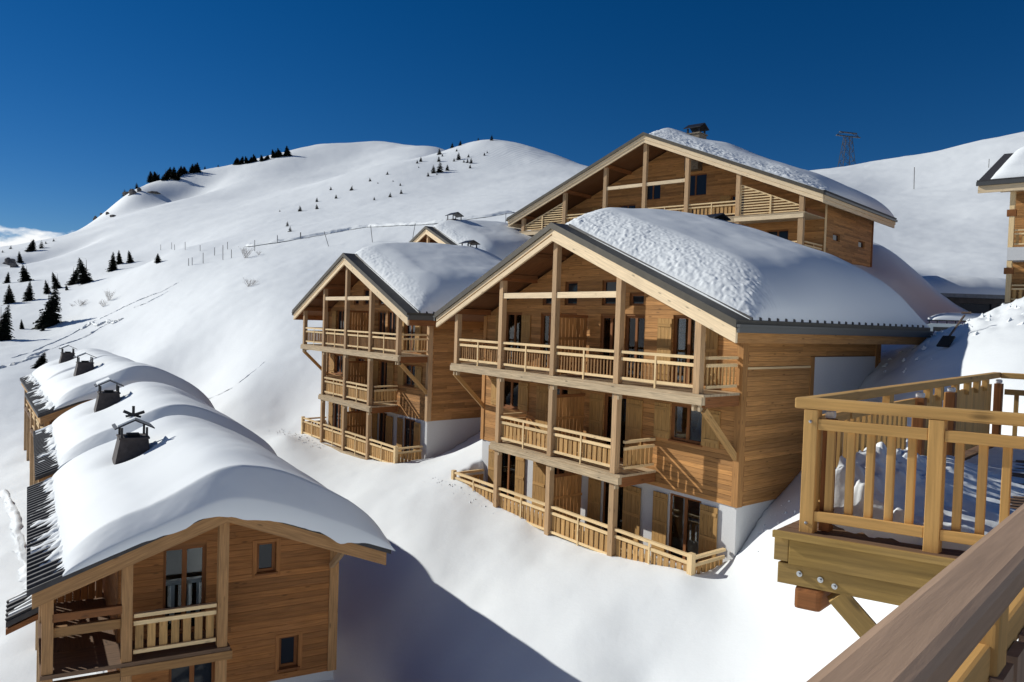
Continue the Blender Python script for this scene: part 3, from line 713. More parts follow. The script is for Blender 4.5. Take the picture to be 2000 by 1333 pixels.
    if lower:
        for i in range(4): railing(fr, R, (i*s+(.13 if i else .08), 0), ((i+1)*s-(.13 if i < 3 else .08), 0), -5.4, 1.06, 12, .16, 'slat', -1)
        for a in (0, 4*s): box(fr, R, 'post', a-.08, a+.08, -.08, .08, -6.0, -4.30, 'rail')
        railing(fr, R, (0, .1), (0, bw-.06), -5.4, 1.0, 7, .14, 'slat', -1, mids=0); railing(fr, R, (4*s, .1), (4*s, bw-.06), -5.4, 1.0, 7, .14, 'slat', 1, mids=0)
        box(fr, R, 'terrace_deck', -.12, 4*s+.12, -.14, bw-.03, -5.6, -5.41, 'deck_beam')
    # partition screens between the flats
    for z0, ok in ((0, 1), (-2.7, 1), (-5.4, lower)):
        if not ok: continue
        P_ = box(fr, R, 'partition', c-.03, c+.03, .13, bw-.05, z0+1.95, z0+2.05, 'beam_red')
        for j in range(8):
            b0_ = .13+j*.165; box(fr, P_, 'board', c-.014, c+.014, b0_, b0_+.15, z0+.02, z0+1.945, 'plank')
        for zz in (.35, 1.2): box(fr, P_, 'batten', c-.045, c-.015, .13, bw-.05, z0+zz, z0+zz+.09, 'plank')
    # braces under the ends of the top deck
    for ax in (ad0+.08, ad1-.08): beam(R, 'brace', fr.W(ax, .02, -.42), fr.W(ax, bw+.02, -1.85), .12, .16, 'slat')
    # roof: boards below, sheet metal on top, verge and eaves boards
    for sg in (-1, 1):
        e = c+sg*w; ze = zr(e)
        def slab(nm, lo, hi, b0, b1, ext, mat, r0=0.0):
            p = [(c+sg*r0, lo+4.4575-sl*r0), (e+sg*ext, lo+ze-sl*ext), (e+sg*ext, hi+ze-sl*ext), (c+sg*r0, hi+4.4575-sl*r0)]
            pts = [fr.W(x, b0, z) for x, z in p]
            return prism(R, nm, pts, fr.B*(b1-b0), mat, (fr.L(e-c, 0, ze-4.4575)).normalized())
        slab('roof_boards', .245, .39, -.17, LB-.1, -.06, 'soffit')
        if sg < 0: slab('verge_board', 0.0, .392, -.26, -.175, 0, 'verge')
        else:
            slab('verge_board', 0.0, .18, -.26, -.175, 0, 'verge'); slab('verge_board', .235, .392, -.26, -.175, 0, 'verge'); slab('verge_backing', .181, .234, -.20, -.176, 0, 'beam_red')
        slab('verge_board', 0.0, .39, LB-.095, LB, 0, 'verge')
        rf = slab('roof', .395, .60, -.33, LB+.06, .05, 'roof_metal')
        # eaves board and gutter
        x0, x1 = (e, e+.06) if sg < 0 else (e-.06, e)
        box(fr, R, 'eaves_board', x0, x1, -.17, LB-.1, ze-.0, ze+.375, 'plank' if detail else 'beam_red')
        g0, g1 = (e-.14, e-.055) if sg < 0 else (e+.055, e+.14)
        box(fr, R, 'gutter', g0, g1, -.30, LB+.06, ze+.26, ze+.40, 'gutter')
        box(fr, R, 'gutter', g0+(.0 if sg > 0 else -.02), g1+(.02 if sg > 0 else 0), -.32, LB+.08, ze+.402, ze+.47, 'gutter')
        # standing seams
        V, Fs = [], []
        nb_ = 26
        for j in range(nb_):
            b = .3+j*(LB-.4)/nb_; k0 = len(V); o_ = .6
            for (x, dz) in ((c+sg*.15, -sl*.15), (e+sg*.05, -sl*(w+.05))):
                for db, dh in ((0, 0), (.09, 0), (.07, .075), (.02, .075)): V.append(fr.W(x, b+db, 4.4575+o_+dz+dh-.003)-fr.O)
            Fs += [tuple(k0+q for q in f) for f in fixn(V[k0:k0+8], [(0, 1, 5, 4), (1, 2, 6, 5), (2, 3, 7, 6), (3, 0, 4, 7), (0, 3, 2, 1), (4, 5, 6, 7)])]
        sm = bpy.data.objects.new('standing_seams', mk_mesh('standing_seams', [v-(WPOS[rf.name]-fr.O) for v in V], Fs, 'roof_dark')); link(sm, rf, WPOS[rf.name]); sm['kind'] = 'stuff'
        # rafters seen from below
        for t_ in (.18, .40, .62, .84):
            x = c+sg*w*t_; box(fr, R, 'rafter', x-.05, x+.05, -.12, bw, zr(x)+.10, zr(x)+.24, 'soffit')
    roof = lambda a, b: 4.4575+.605-sl*np.sqrt((a-c)**2+.09)
    T = lambda a, b: snow_T*(.56+.34*sstep(-.5, 6, b))*(.90+.36*np.abs(a-c)/w)*(1-.15*sstep(c-.5, c+.5, a))
    roof_snow('roof_snow', fr, c-w-.02, c+w+.05, .30, LB+.05, roof, T, {'l': (2.3, 2.3), 'h': (2.0, 2.3), 'f': (1.7, 1.45) if detail else (1.7, 1.6), 'k': (3.4, 1.7)}, snow_label, step=.036 if detail else .07, rough=(1.5, .034) if detail else (.9, .035), seed=seed)
    return R, zr
CM, zrM = chalet(FM, 1.0, 'large wooden chalet with three floors of balconies, nearest right of centre', True, 'thick snow on the roof of the large nearest chalet', 3)
CN, zrN = chalet(FN, .932, 'wooden chalet with balconies standing left behind the largest balcony chalet', False, 'snow on the roof of the balcony chalet left of centre', 8)
CN2, _ = chalet(FN2, .93, 'chalet mostly hidden, only its gable tip and snowy roof showing', False, 'snow on the roof of the half-hidden chalet with small gable tip', 12, lower=False)

def cap_chimney(fr, par, a, b, z0, z1, w, mat, capm='dark_metal', lid=.5, snow=False, finial=False, flare=.0):
    """stack with four little posts and a gabled cover"""
    pts = []
    for z, g in ((z0, w/2+flare), (z1, w/2)):
        pts += [fr.W(a-g-(.12 if z == z0 else 0), b-g-flare*1.2*(z == z0), z), fr.W(a+g, b-g-flare*1.2*(z == z0), z), fr.W(a+g, b+g, z), fr.W(a-g-(.12 if z == z0 else 0), b+g, z)]
    C_ = hexa(par, 'chimney', pts, mat, Vector((0, 0, 1)))
    box(fr, C_, 'chimney_rim', a-w/2-.03, a+w/2+.03, b-w/2-.03, b+w/2+.03, z1+.001, z1+.05, mat)
    box(fr, C_, 'flue', a-w*.22, a+w*.22, b-w*.22, b+w*.22, z1+.051, z1+.12, 'rubber')
    h = lid
    for x in (-1, 1):
        for y in (-1, 1): box(fr, C_, 'cap_post', a+x*w*.44-.028, a+x*w*.44+.028, b+y*w*.44-.028, b+y*w*.44+.028, z1+.052, z1+h*.62, capm)
    # two sheets meeting in a ridge along a
    for y in (-1, 1):
        p0 = fr.W(a, b, z1+h); p1 = fr.W(a, b+y*(w*.5+.14), z1+h*.55)
        vs = [q+fr.A*x*(w/2+.08)+Vector((0, 0, dz)) for dz in (0, .035) for q, x in ((p0, -1), (p0, 1), (p1, 1), (p1, -1))]
        hexa(C_, 'cap_sheet', vs, capm, fr.A)
        if snow and y < 0:
            vs = [q+fr.A*x*(w/2+.04)+Vector((0, 0, dz)) for dz in (.037, .09) for q, x in ((p0, -1), (p0, 1), (p0*.15+p1*.85, 1), (p0*.15+p1*.85, -1))]
            hexa(C_, 'cap_snow', vs, 'snow', fr.A)
    if finial:
        q = fr.W(a, b, z1+h+.03); fw = (fr.B*.8+fr.A*-.2).normalized(); up_ = Vector((0, 0, 1))
        for i, (dx, dz, L, th) in enumerate(((0, 1, .26, .07), (1, .35, .30, .08), (-1, .45, .28, .08), (.65, -.15, .2, .06), (-.6, -.1, .2, .06))):
            d = (fw*dx+up_*dz).normalized(); beam(C_, 'finial', q+up_*.08, q+up_*.08+d*L, th*.5, th, capm, side=fr.A)
        beam(C_, 'finial', q-up_*.03, q+up_*.1, .05, .05, capm)
    return C_
cap_chimney(FM, CM, 5.15, 7.1, 4.5, 5.62, .7, 'chimney_slate', lid=.45)
cap_chimney(FN, CN, 5.6, 7.8, 4.5, 6.0, .7, 'chimney_slate', lid=.45)
cap_chimney(FN, CN, 7.0, 6.5, 4.2, 5.75, .7, 'chimney_slate', lid=.45)
cap_chimney(FN2, CN2, 5.5, 2.3, 4.3, 5.75, .85, 'chimney_slate', lid=.6)

# ------------------------------------------------------------------ the wide chalet above
def big_chalet():
    fr = FU
    R = empty('chalet', fr.O, 'very wide chalet with lattice screens and stone chimney behind the snowy roofs', 'chalet')
    w = 11.85; sl = .422; zr = lambda a: 5.419-sl*abs(a); P_ = (0, 3.15, 6.65, 10.55); bw = 3.2; LB = 13.05; ax = -10.8
    clips = [(-sl, 1, 5.419+.12), (sl, 1, 5.419+.12)]
    holes = [(-5.6, -4.7, .1, 1.9), (-3.0, -1.2, .1, 1.2), (.2, 1.9, .1, 1.3), (-2.9, -1.2, 2.1, 3.6), (.6, 1.9, 2.1, 3.4), (2.6, 4.0, .1, 1.9), (-8.6, -7.2, -2.6, -.6), (4.9, 5.6, .3, 1.9), (-9.6, -8.9, .2, .8)]
    wall(fr, R, 'front_wall', 'a', ax, -ax, -4.2, 6.0, bw, bw+.25, 'siding', holes, clips)
    for h in holes: window(fr, R, h[0], h[1], h[2], h[3], bw, sill=False, deep=.12)
    shutter(fr, R, 5.7, 6.4, .2, 1.9, bw); shutter(fr, R, -4.65, -3.95, .2, 1.9, bw); shutter(fr, R, -7.15, -6.3, -2.5, -.7, bw)
    sh = [(4.6, 5.8, -1.25, -.78), (9.2, 10.4, -1.25, -.78)]
    wall(fr, R, 'side_wall', 'b', bw+.25, 11.9, -4.2, 1.0, ax, ax+.25, 'siding', sh)
    for h in sh: window(fr, R, h[0], h[1], h[2], h[3], ax, axis='b', sill=False, mull=0)
    box(fr, R, 'corner_board', ax-.04, ax-.002, bw-.04, bw+.2, -4.2, .95, 'rail'); box(fr, R, 'corner_board', ax-.05, ax-.002, 11.75, 11.95, -4.2, .95, 'beam_red')
    wall(fr, R, 'side_wall', 'b', bw+.25, 11.9, -4.2, 1.0, -ax-.25, -ax, 'siding'); wall(fr, R, 'back_wall', 'a', ax, -ax, -4.2, 6.0, 11.91, 12.1, 'siding', (), clips)
    for sg in (-1, 1):
        for q in P_:
            if q == 0 and sg > 0: continue
            a = sg*q; box(fr, R, 'post', a-.13, a+.13, .18, .42, 0.0, zr(a)+.02, 'post')
            if q > 5: box(fr, R, 'post', a-.15, a+.15, .16, .44, -4.4, -.30, 'post')
            box(fr, R, 'purlin', a-.13, a+.13, .0, bw, zr(a)+.02, zr(a)+.26, 'beam_red')
    box(fr, R, 'deck', -10.8, 10.8, .1, bw-.02, -.08, -.003, 'deck_beam')
    for a0, a1 in ((-10.7, -6.5), (6.5, 10.7)): box(fr, R, 'deck_beam', a0, a1, .12, .3, -.34, -.082, 'verge')
    box(fr, R, 'deck_beam', -6.49, 6.49, .12, .3, -.34, -.082, 'deck_beam')
    for i in (-1, 0): box(fr, R, 'tie_beam', i*3.15+.14, (i+1)*3.15-.14, .22, .36, 2.50, 2.72, 'verge')
    for a0, a1, n_ in ((-6.5, -3.3, 12), (-3.0, -.15, 11), (.15, 3.0, 11), (3.3, 6.5, 12)): railing(fr, R, (a0, .3), (a1, .3), 0, 1.0, n_, .17, 'slat', -1)
    railing(fr, R, (-10.4, .3), (-6.9, .3), -2.7, 1.0, 12, .17, 'slat', -1); railing(fr, R, (ax+.1, .5), (ax+.1, bw-.1), -2.7, 1.0, 9, .17, 'slat', -1)
    box(fr, R, 'deck', -10.8, -6, .1, bw-.02, -2.95, -2.71, 'deck_beam')
    box(fr, R, 'side_beam', ax, ax+.14, .46, bw-.01, -.02, .24, 'beam_red')
    # lattice screens of horizontal slats under the roof ends
    for sg in (-1, 1):
        x0, x1 = sorted((sg*6.82, sg*10.4)); S_ = None
        top = lambda a: zr(a)-.62
        p0, p1 = fr.W(x0, .3, top(x0)), fr.W(x1, .3, top(x1)); S_ = beam(R, 'lattice_screen', p0, p1, .07, .07, 'rail', side=fr.B)
        z = .06
        while z < top(sg*6.82)-.05:
            # cut the slat where the raking frame crosses it
            lim = (5.419-.62-z-.05)/sl
            xe = min(10.4, lim)
            if xe-6.82 > .15: box(fr, S_, 'slat', *sorted((sg*6.82, sg*xe)), .27, .31, z, z+.075, 'rail')
            z += .165
        xm = sg*8.7; box(fr, S_, 'rail_post', xm-.05, xm+.05, .22, .265, 0, top(xm), 'rail')
        box(fr, S_, 'frame', sg*6.8-.04, sg*6.8+.04, .24, .34, 0, top(sg*6.8), 'rail')
    for sg in (-1, 1):
        e = sg*w; ze = zr(e)
        def slab(nm, lo, hi, b0, b1, ext, mat):
            p = [(0, lo+5.419), (e+sg*ext, lo+ze-sl*ext), (e+sg*ext, hi+ze-sl*ext), (0, hi+5.419)]
            return prism(R, nm, [fr.W(x, b0, z) for x, z in p], fr.B*(b1-b0), mat, fr.L(e, 0, ze-5.419).normalized())
        slab('roof_boards', .27, .47, .09, LB-.1, -.06, 'soffit')
        slab('verge_board', 0, .22, -.03, .08, 0, 'verge'); slab('verge_board', .225, .47, -.08, .08, 0, 'verge')
        slab('roof', .475, .68, -.16, LB+.05, .06, 'roof_metal')
        x0, x1 = (e, e+.08) if sg < 0 else (e-.08, e)
        box(fr, R, 'eaves_board', x0, x1, .09, LB-.02, ze, ze+.22, 'verge'); box(fr, R, 'eaves_board', x0-.05*(sg < 0), x1+.05*(sg > 0), .09, LB, ze+.225, ze+.46, 'verge')
        g0, g1 = (e-.16, e-.065) if sg < 0 else (e+.065, e+.16); box(fr, R, 'gutter', g0, g1, -.1, LB+.05, ze+.42, ze+.56, 'gutter')
        box(fr, R, 'tile_edge', min(e, e+sg*.1), max(e, e+sg*.1), -.1, LB+.04, ze+.62, ze+.70, 'roof_dark')
    roof = lambda a, b: 5.419+.685-sl*np.sqrt(a*a+.12)
    T = lambda a, b: 1.05*(.6+.4*sstep(0, 5, b))*(.34+.66*sstep(.6, -.6, a))
    roof_snow('roof_snow', fr, -w-.03, w+.05, .12, LB, roof, T, {'l': (2.6, 2.2), 'h': (2.0, 2.0), 'f': (1.9, 1.3), 'k': (1.2, 2)}, 'snow on the roof of the very wide chalet at the back', step=.07, rough=(1.9, .06), seed=21,
              bumps=((-.5, 2.2, 1.2, .18), (-4.3, 3.2, 1.3, .25)))
    C_ = boxes(fr, R, 'chimney', [(-2.55, -1.55, 2.6, 3.6, 3.8, 6.25)], 'chimney_stone')
    box(fr, C_, 'chimney_rim', -2.62, -1.48, 2.53, 3.67, 6.251, 6.33, 'chimney_stone')
    for x in (-2.5, -1.7):
        for y in (2.65, 3.45): box(fr, C_, 'cap_post', x, x+.1, y, y+.1, 6.331, 6.66, 'dark_metal')
    for y in (0, 1):
        p0, p1 = fr.W(-2.05, 3.1, 7.0), fr.W(-2.05, 2.48 if y == 0 else 3.72, 6.64)
        vs = [q+fr.A*x*.62+Vector((0, 0, dz)) for dz in (0, .05) for q, x in ((p0, -1), (p0, 1), (p1, 1), (p1, -1))]; hexa(C_, 'cap_sheet', vs, 'dark_metal', fr.A)
    return R
CUp = big_chalet()

# ------------------------------------------------------------------ the row of four lower houses
def row_house(fr, label, snow_label, detail, seed, finial=False, L=9.0):
    R = empty('row_house', fr.O, label, 'house', 'row of houses on the lower slope')
    sl = .391; w = 3.55; zr = lambda b: 2.87-sl*abs(b); aw = .95; bR = 2.88; bL = -1.95; aE = L-.35
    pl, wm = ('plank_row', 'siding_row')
    clips = [(-sl, 1, 2.87+.10), (sl, 1, 2.87+.10)]
    holes = [(-1.05, -.15, .02, 2.0), (.96, 1.40, 1.19, 1.92), (1.52, 1.97, -1.24, -.46), (-.9, .1, -2.7, -.62)]
    gw = wall(fr, R, 'gable_wall', 'b', bL, bR, -1.5, 3.2, aw+.03, aw+.25, 'backing' if detail else wm, holes if detail else (), clips)
    if detail: planks(fr, gw, 'b', bL+.02, bR-.02, -1.5, 3.2, aw, aw+.029, pl, .15, holes, [(A_, B_, C_-.01) for A_, B_, C_ in clips], maxlen=2.6)
    wall(fr, R, 'plinth_wall', 'b', bL, bR-.02, -4.5, -1.503, aw+.035, aw+.25, 'render_wall', holes if detail else ())
    for bb0, bb1 in ((bL, bL+.22), (bR-.22, bR)):
        wall(fr, R, 'side_wall', 'a', aw+.25, aE, -1.5, zr(bb0 if bb0 < 0 else bb1)+.1, bb0, bb1, wm); wall(fr, R, 'plinth_wall', 'a', aw+.25, aE, -4.5, -1.503, bb0+.01, bb1-.01, 'render_wall')
    wall(fr, R, 'back_wall', 'b', bL, bR, -3.5, 3.2, aE+.001, aE+.2, wm, (), clips)
    boxes(fr, R, 'corner_board', [(aw-.03, aw-.002, bR-.19, bR+.03, -1.5, zr(bR)-.0), (aw-.001, aw+.2, bR+.002, bR+.03, -1.5, zr(bR))], 'row_timber')
    if detail:
        d = window(fr, R, -1.05, -.15, .02, 2.0, aw, axis='b', sill=False, glass='clear_glass', name='glazed_door', fmat='beam_red')
        box(fr, R, 'room', aw+.9, aw+.92, -1.4, .2, -.1, 2.2, 'interior')
        for b0, b1 in ((-.86, -.76), (-.50, -.42), (-.30, -.22)): box(fr, d, 'curtain', aw+.30, aw+.31, b0, b1, .15, 1.1, 'curtain')
        box(fr, d, 'blind', aw+.30, aw+.31, -1.0, -.2, 1.05, 1.14, 'curtain')
        window(fr, R, .96, 1.40, 1.19, 1.92, aw, axis='b', mull=0, fmat='beam_red'); window(fr, R, 1.52, 1.97, -1.24, -.46, aw, axis='b', mull=0, fmat='beam_red')
        window(fr, R, -.9, .1, -2.7, -.62, aw, axis='b', sill=False, name='glazed_door', fmat='beam_red')
        boxes(fr, R, 'window_trim', [(aw-.02, aw-.002, .86, .955, 1.1, 2.0), (aw-.02, aw-.002, 1.405, 1.5, 1.1, 2.0), (aw-.02, aw-.002, .955, 1.405, 1.925, 2.0)], 'plank_row')
        boxes(fr, R, 'window_trim', [(aw-.02, aw-.002, 1.43, 1.515, -1.3, -.38), (aw-.02, aw-.002, 1.975, 2.06, -1.3, -.38), (aw-.02, aw-.002, 1.515, 1.975, -.455, -.38)], 'plank_row')
    # posts and the corner balcony
    for b, z0, z1 in ((0, 0, zr(0)-.03), (-1.87, 0, zr(1.87)), (-3.28, -4.3, zr(3.28))): box(fr, R, 'post', -.1, .1, b-.1, b+.1, z0, z1, 'row_timber')
    for b in (0, -1.87): box(fr, R, 'post', -.1, .1, b-.1, b+.1, -4.3, -.30, 'row_timber')
    for b in (0, -1.87, -3.28, 2.75): box(fr, R, 'purlin', -.25, aw+.01, b-.11, b+.11, zr(b)+.0, zr(b)+.20, 'beam_red')
    beam(R, 'bracket', fr.W(.1, 2.72, zr(2.75)+.0), fr.W(aw-.02, 2.72, zr(2.75)-.62), .1, .12, 'post')
    box(fr, R, 'deck', -.13, aw-.01, -3.4, .16, -.09, -.003, 'deck_board'); box(fr, R, 'deck_beam', -.15, 0, -1.98, .2, -.28, -.092, 'slat_dark')
    box(fr, R, 'side_beam', -.12, .02, -3.38, -1.985, -.42, -.20, 'slat_dark'); box(fr, R, 'side_beam', -.10, .0, -3.2, -1.96, 1.05, 1.22, 'beam_red')
    railing(fr, R, (0, -1.74), (0, -.12), 0, .98, 7, .155, 'slat', -1, mids=0, gapmid=.16, bottom=.12)
    box(fr, R, 'side_rail', -.05, .05, -3.18, -1.98, .72, .92, 'slat_dark')
    box(fr, R, 'side_rail', -.05, .05, -3.18, -1.98, -.95, -.72, 'slat_dark')
    # balcony along the valley side
    box(fr, R, 'deck', aw, aE, -3.4, bL-.01, -.09, -.003, 'deck_board')
    rr = railing(fr, R, (.12, -3.28), (aE, -3.28), 0, .95, 44 if detail else 26, .11, 'slat', -1, mids=0)
    for i in range(1, 4): box(fr, R, 'post', i*aE/3-.1, i*aE/3+.1, -3.38, -3.18, -4.3, zr(3.28), 'post')
    sc_ = box(fr, R, 'partition', aE*.45, aE*.45+.05, -3.15, bL-.03, 1.85, 1.95, 'beam_red')
    for j in range(7): box(fr, sc_, 'board', aE*.45+.01, aE*.45+.04, -3.14+j*.165, -3.14+j*.165+.14, .02, 1.845, 'plank_row')
    # small lower porch roof on the valley side
    for z_, nm, mt in ((-.0, 'porch_roof', 'roof_dark'), (-.16, 'porch_boards', 'beam_red')):
        p = [fr.W(1.2, -3.42, .95+z_), fr.W(1.2, -4.0, .70+z_), fr.W(1.2, -4.0, .58+z_), fr.W(1.2, -3.42, .83+z_)]
        if detail:
            pr_ = prism(R, nm, p, fr.A*1.3, mt, fr.B)
            if mt == 'roof_dark':
                for q in range(5): beam(pr_, 'roof_rib', fr.W(1.3+q*.27, -3.44, .965), fr.W(1.3+q*.27, -4.0, .725), .1, .05, 'roof_dark'); beam(pr_, 'rib_snow', fr.W(1.43+q*.27, -3.5, .955), fr.W(1.43+q*.27, -3.95+.1*(q % 3), .765), .09, .045, 'snow')
    # roof
    for sg in (-1, 1):
        e = sg*w
        def slab(nm, lo, hi, a0, a1, ext, mat):
            p = [(0, lo+2.87), (e+sg*ext, lo+zr(e)-sl*ext), (e+sg*ext, hi+zr(e)-sl*ext), (0, hi+2.87)]
            return prism(R, nm, [fr.W(a0, x, z) for x, z in p], fr.A*(a1-a0), mat, fr.L(0, e, zr(e)-2.87).normalized())
        slab('roof_boards', .205, .31, -.29, L-.1, -.05, 'soffit'); slab('verge_board', 0, .315, -.40, -.295, 0, 'row_timber'); slab('verge_board', 0, .31, L-.09, L, 0, 'verge')
        rf = slab('roof', .318, .44, -.46, L+.04, .09, 'roof_dark')
        box(fr, R, 'eaves_board', -.29, L-.1, min(e, e-sg*.05), max(e, e-sg*.05), zr(e)+.0, zr(e)+.30, 'slat')
        V, Fs = [], []; nb_ = int(L/.27)
        for j in range(nb_):
            a = -.40+j*(L+.36)/nb_; k0 = len(V)
            for x, dz in ((sg*.1, -sl*.1), (e+sg*.09, -sl*(w+.09))):
                for da, dh in ((0, 0), (.13, 0), (.10, .06), (.03, .06)): V.append(fr.W(a+da, x, 2.87+.44+dz+dh-.003)-WPOS[rf.name])
            Fs += [tuple(k0+q for q in f) for f in fixn(V[k0:k0+8], [(0, 1, 5, 4), (1, 2, 6, 5), (2, 3, 7, 6), (3, 0, 4, 7), (0, 3, 2, 1), (4, 5, 6, 7)])]
        sm = bpy.data.objects.new('roof_ribs', mk_mesh('roof_ribs', V, Fs, 'roof_dark')); link(sm, rf, WPOS[rf.name]); sm['kind'] = 'stuff'
    cap_chimney(fr, R, 5.83, -1.16, 2.2, 3.80, .7, 'chimney_slate', lid=.52, snow=True, finial=finial, flare=.14)
    # the snow pillow: ragged above the valley eaves, bulging over gable and slope-side eaves
    roofz = lambda b, a: 2.87+.445-sl*np.sqrt(b*b+.25)
    frS = Fr(fr.O, (fr.B.x, fr.B.y), (fr.A.x, fr.A.y))
    edge = -3.05
    T = lambda b, a: (.60+.50*sstep(-1.6, 1.4, b))*(1+.06*vnoise(a/2.3, b/2.3, seed))
    dr = lambda b, a: np.where(a < -.3, np.clip(.11+.13*fbm(b/.9, a*0, 0, 3, seed), 0.0, .3)*sstep(-2.2, -1.0, b)*(1-sstep(2.4, 3.1, b)), 0)
    roof_snow('roof_snow', frS, edge, w+.16, -.52, L-.02, roofz, T, {'l': (1.3, 1.9), 'h': (2.9, 2.0), 'f': (.58, 1.06, .30), 'k': (.9, 2.0)}, snow_label, step=.08, rough=(.8, .008), seed=seed, droop=dr, big=.03, bumps=((-1.25, 5.7, .75, -.22),))
    # remains of snow between the ribs by the eaves
    na, nb = 150, 26
    a, b = np.meshgrid(np.linspace(-.2, L-.3, na), np.linspace(-w-.02, edge+.12, nb), indexing='ij')
    h = .10*fbm(a/.28, b/.5, 0, 3, seed+3)+.05*np.cos(a/.2725*2*math.pi)-.06+.10*sstep(edge-.25, edge+.1, b)+.05*np.exp(-((b+w-.35)/.25)**2)
    z = 2.87+.445+sl*b+h*.8
    o = grid_obj('eaves_snow', fr.O.x+a*fr.A.x+b*fr.B.x, fr.O.y+a*fr.A.y+b*fr.B.y, fr.O.z+z, 'snow', origin=tuple(fr.W(L/2, -3, 2)))
    tag(o, snow_label.replace('thick snow pillow', 'thin patches of snow')+' by the eaves', None, None, 'stuff')
    return R
row_house(FR1, 'nearest house of the lower row, with wooden gable wall and corner balcony', 'thick snow pillow on the nearest house of the lower row', True, 31, finial=True)
row_house(FR2, 'second house of the lower row, counted from the nearest', 'thick snow pillow on the second house of the lower row', False, 35)
row_house(FR3, 'third house of the lower row, counted from the nearest', 'thick snow pillow on the third house of the lower row', False, 39)
row_house(FR4, 'farthest house of the lower row', 'thick snow pillow on the farthest house of the lower row', False, 43)

# ------------------------------------------------------------------ chalet cut by the right edge of the picture
def edge_chalet():
    fr = FE; R = empty('chalet', fr.O, 'chalet cut off by the right edge, with grey band between its balconies', 'chalet')
    wall(fr, R, 'front_wall', 'a', -12, 0, -2.5, 6.6, 1.2, 1.45, 'siding', [(-1.9, -.7, .1, 2.1), (-1.9, -.7, 3.2, 5.2), (-4.5, -3.2, .1, 2.1), (-4.5, -3.2, 3.2, 5.2)])
    for x in (-1.9, -4.5):
        for z in (.1, 3.2): window(fr, R, x, x+1.25, z, z+2.0, 1.2, sill=False, name='glazed_door')
    wall(fr, R, 'side_wall', 'b', 1.46, 9, -2.5, 6.6, -.25, 0, 'siding')
    for a in (-.1, -3.2, -6.3): box(fr, R, 'post', a-.12, a+.12, -.12, .12, -.9 if a > -1 else -1, 2.35, 'rail'); box(fr, R, 'post', a-.12, a+.12, -.12, .12, 3.1, 6.25, 'rail')
    box(fr, R, 'balcony_slab', -12, .02, -.14, 1.19, 2.36, 3.095, 'render_wall'); box(fr, R, 'deck', -12, .05, -.16, 1.19, -.12, -.005, 'deck_beam')
    box(fr, R, 'plinth', -12, .2, -.1, 1.19, -2.4, -.125, 'concrete')
    for z in (0, 3.1):
        for a0, a1 in ((-3.05, -.25), (-6.15, -3.35)): railing(fr, R, (a0, 0), (a1, 0), z, 1.0, 10, .16, 'slat', -1)
    for z in (2.0, 5.1): box(fr, R, 'beam_end', -.3, .13, -.16, .1, z-.25 if z > 3 else z-.4, z+.12 if z > 3 else z-.05, 'beam_red')
    box(fr, R, 'tie_beam', -12, .5, -.1, .1, 6.255, 6.5, 'verge')
    p = [fr.W(1.45, -.5, 6.35), fr.W(1.45, 6.2, 9.2), fr.W(1.45, 6.2, 9.5), fr.W(1.45, -.5, 6.65)]
    prism(R, 'roof_boards', p, fr.A*-14, 'soffit', fr.A)
    p = [fr.W(1.53, -.62, 6.62), fr.W(1.53, 6.2, 9.52), fr.W(1.53, 6.2, 9.72), fr.W(1.53, -.62, 6.85)]; prism(R, 'roof', p, fr.A*-14, 'roof_dark', fr.A)
    box(fr, R, 'eaves_board', -12, 1.48, -.58, -.51, 6.2, 6.6, 'verge'); box(fr, R, 'gutter', -12, 1.55, -.74, -.625, 6.6, 6.82, 'gutter')
    box(fr, R, 'tile_edge', -12, 1.53, -.70, -.62, 6.83, 6.92, 'roof_dark')
    frS = Fr(fr.O, (-fr.A.x, -fr.A.y), (fr.B.x, fr.B.y))
    roof_snow('roof_snow', frS, -.95, 11, -.45, 6.3, lambda a, b: 6.62+.235+.425*(b+.62)+0*a, .55, {'l': (.9, 1.6), 'h': (0, 1), 'f': (.8, 1.8), 'k': (1, 2)}, 'snow on the roof of the chalet cut by the right edge', step=.12, seed=51)
    return R
edge_chalet()

# ------------------------------------------------------------------ yard behind: garage, parked van, shovel on the snow bank
g0 = at(1755, 640, 58); gz = 1.0
FG = Fr((g0.x, g0.y, gz), (1.0, 0.02), (-.02, 1.0))
G = empty('garage', FG.O, 'long low dark garage under a flat snow roof behind the yard', 'garage')
wall(FG, G, 'front_wall', 'a', 0, 13.5, -1, 2.0, 0, .3, 'garage_wall', [(2.0+3*i, 4.6+3*i, -1, 1.55) for i in range(3)])
for i in range(3): box(FG, G, 'garage_door', 2.02+3*i, 4.58+3*i, .12, .2, -1, 1.53, 'dark_metal')
box(FG, G, 'roof', -.4, 13.9, -.6, 9, 2.003, 2.3, 'concrete'); box(FG, G, 'back_wall', 0, 13.5, 8.5, 8.8, -1, 2.0, 'garage_wall')
roof_snow('roof_snow', FG, -.38, 13.88, -.58, 8.95, lambda a, b: 2.302+0*a, lambda a, b: 1.35+.25*np.sin(a/13*3.1), {'l': (2.5, 1.9), 'h': (2.5, 2), 'f': (2.6, 1.7), 'k': (1.5, 2)}, 'snow lying on the long low garage', step=.14, seed=61)
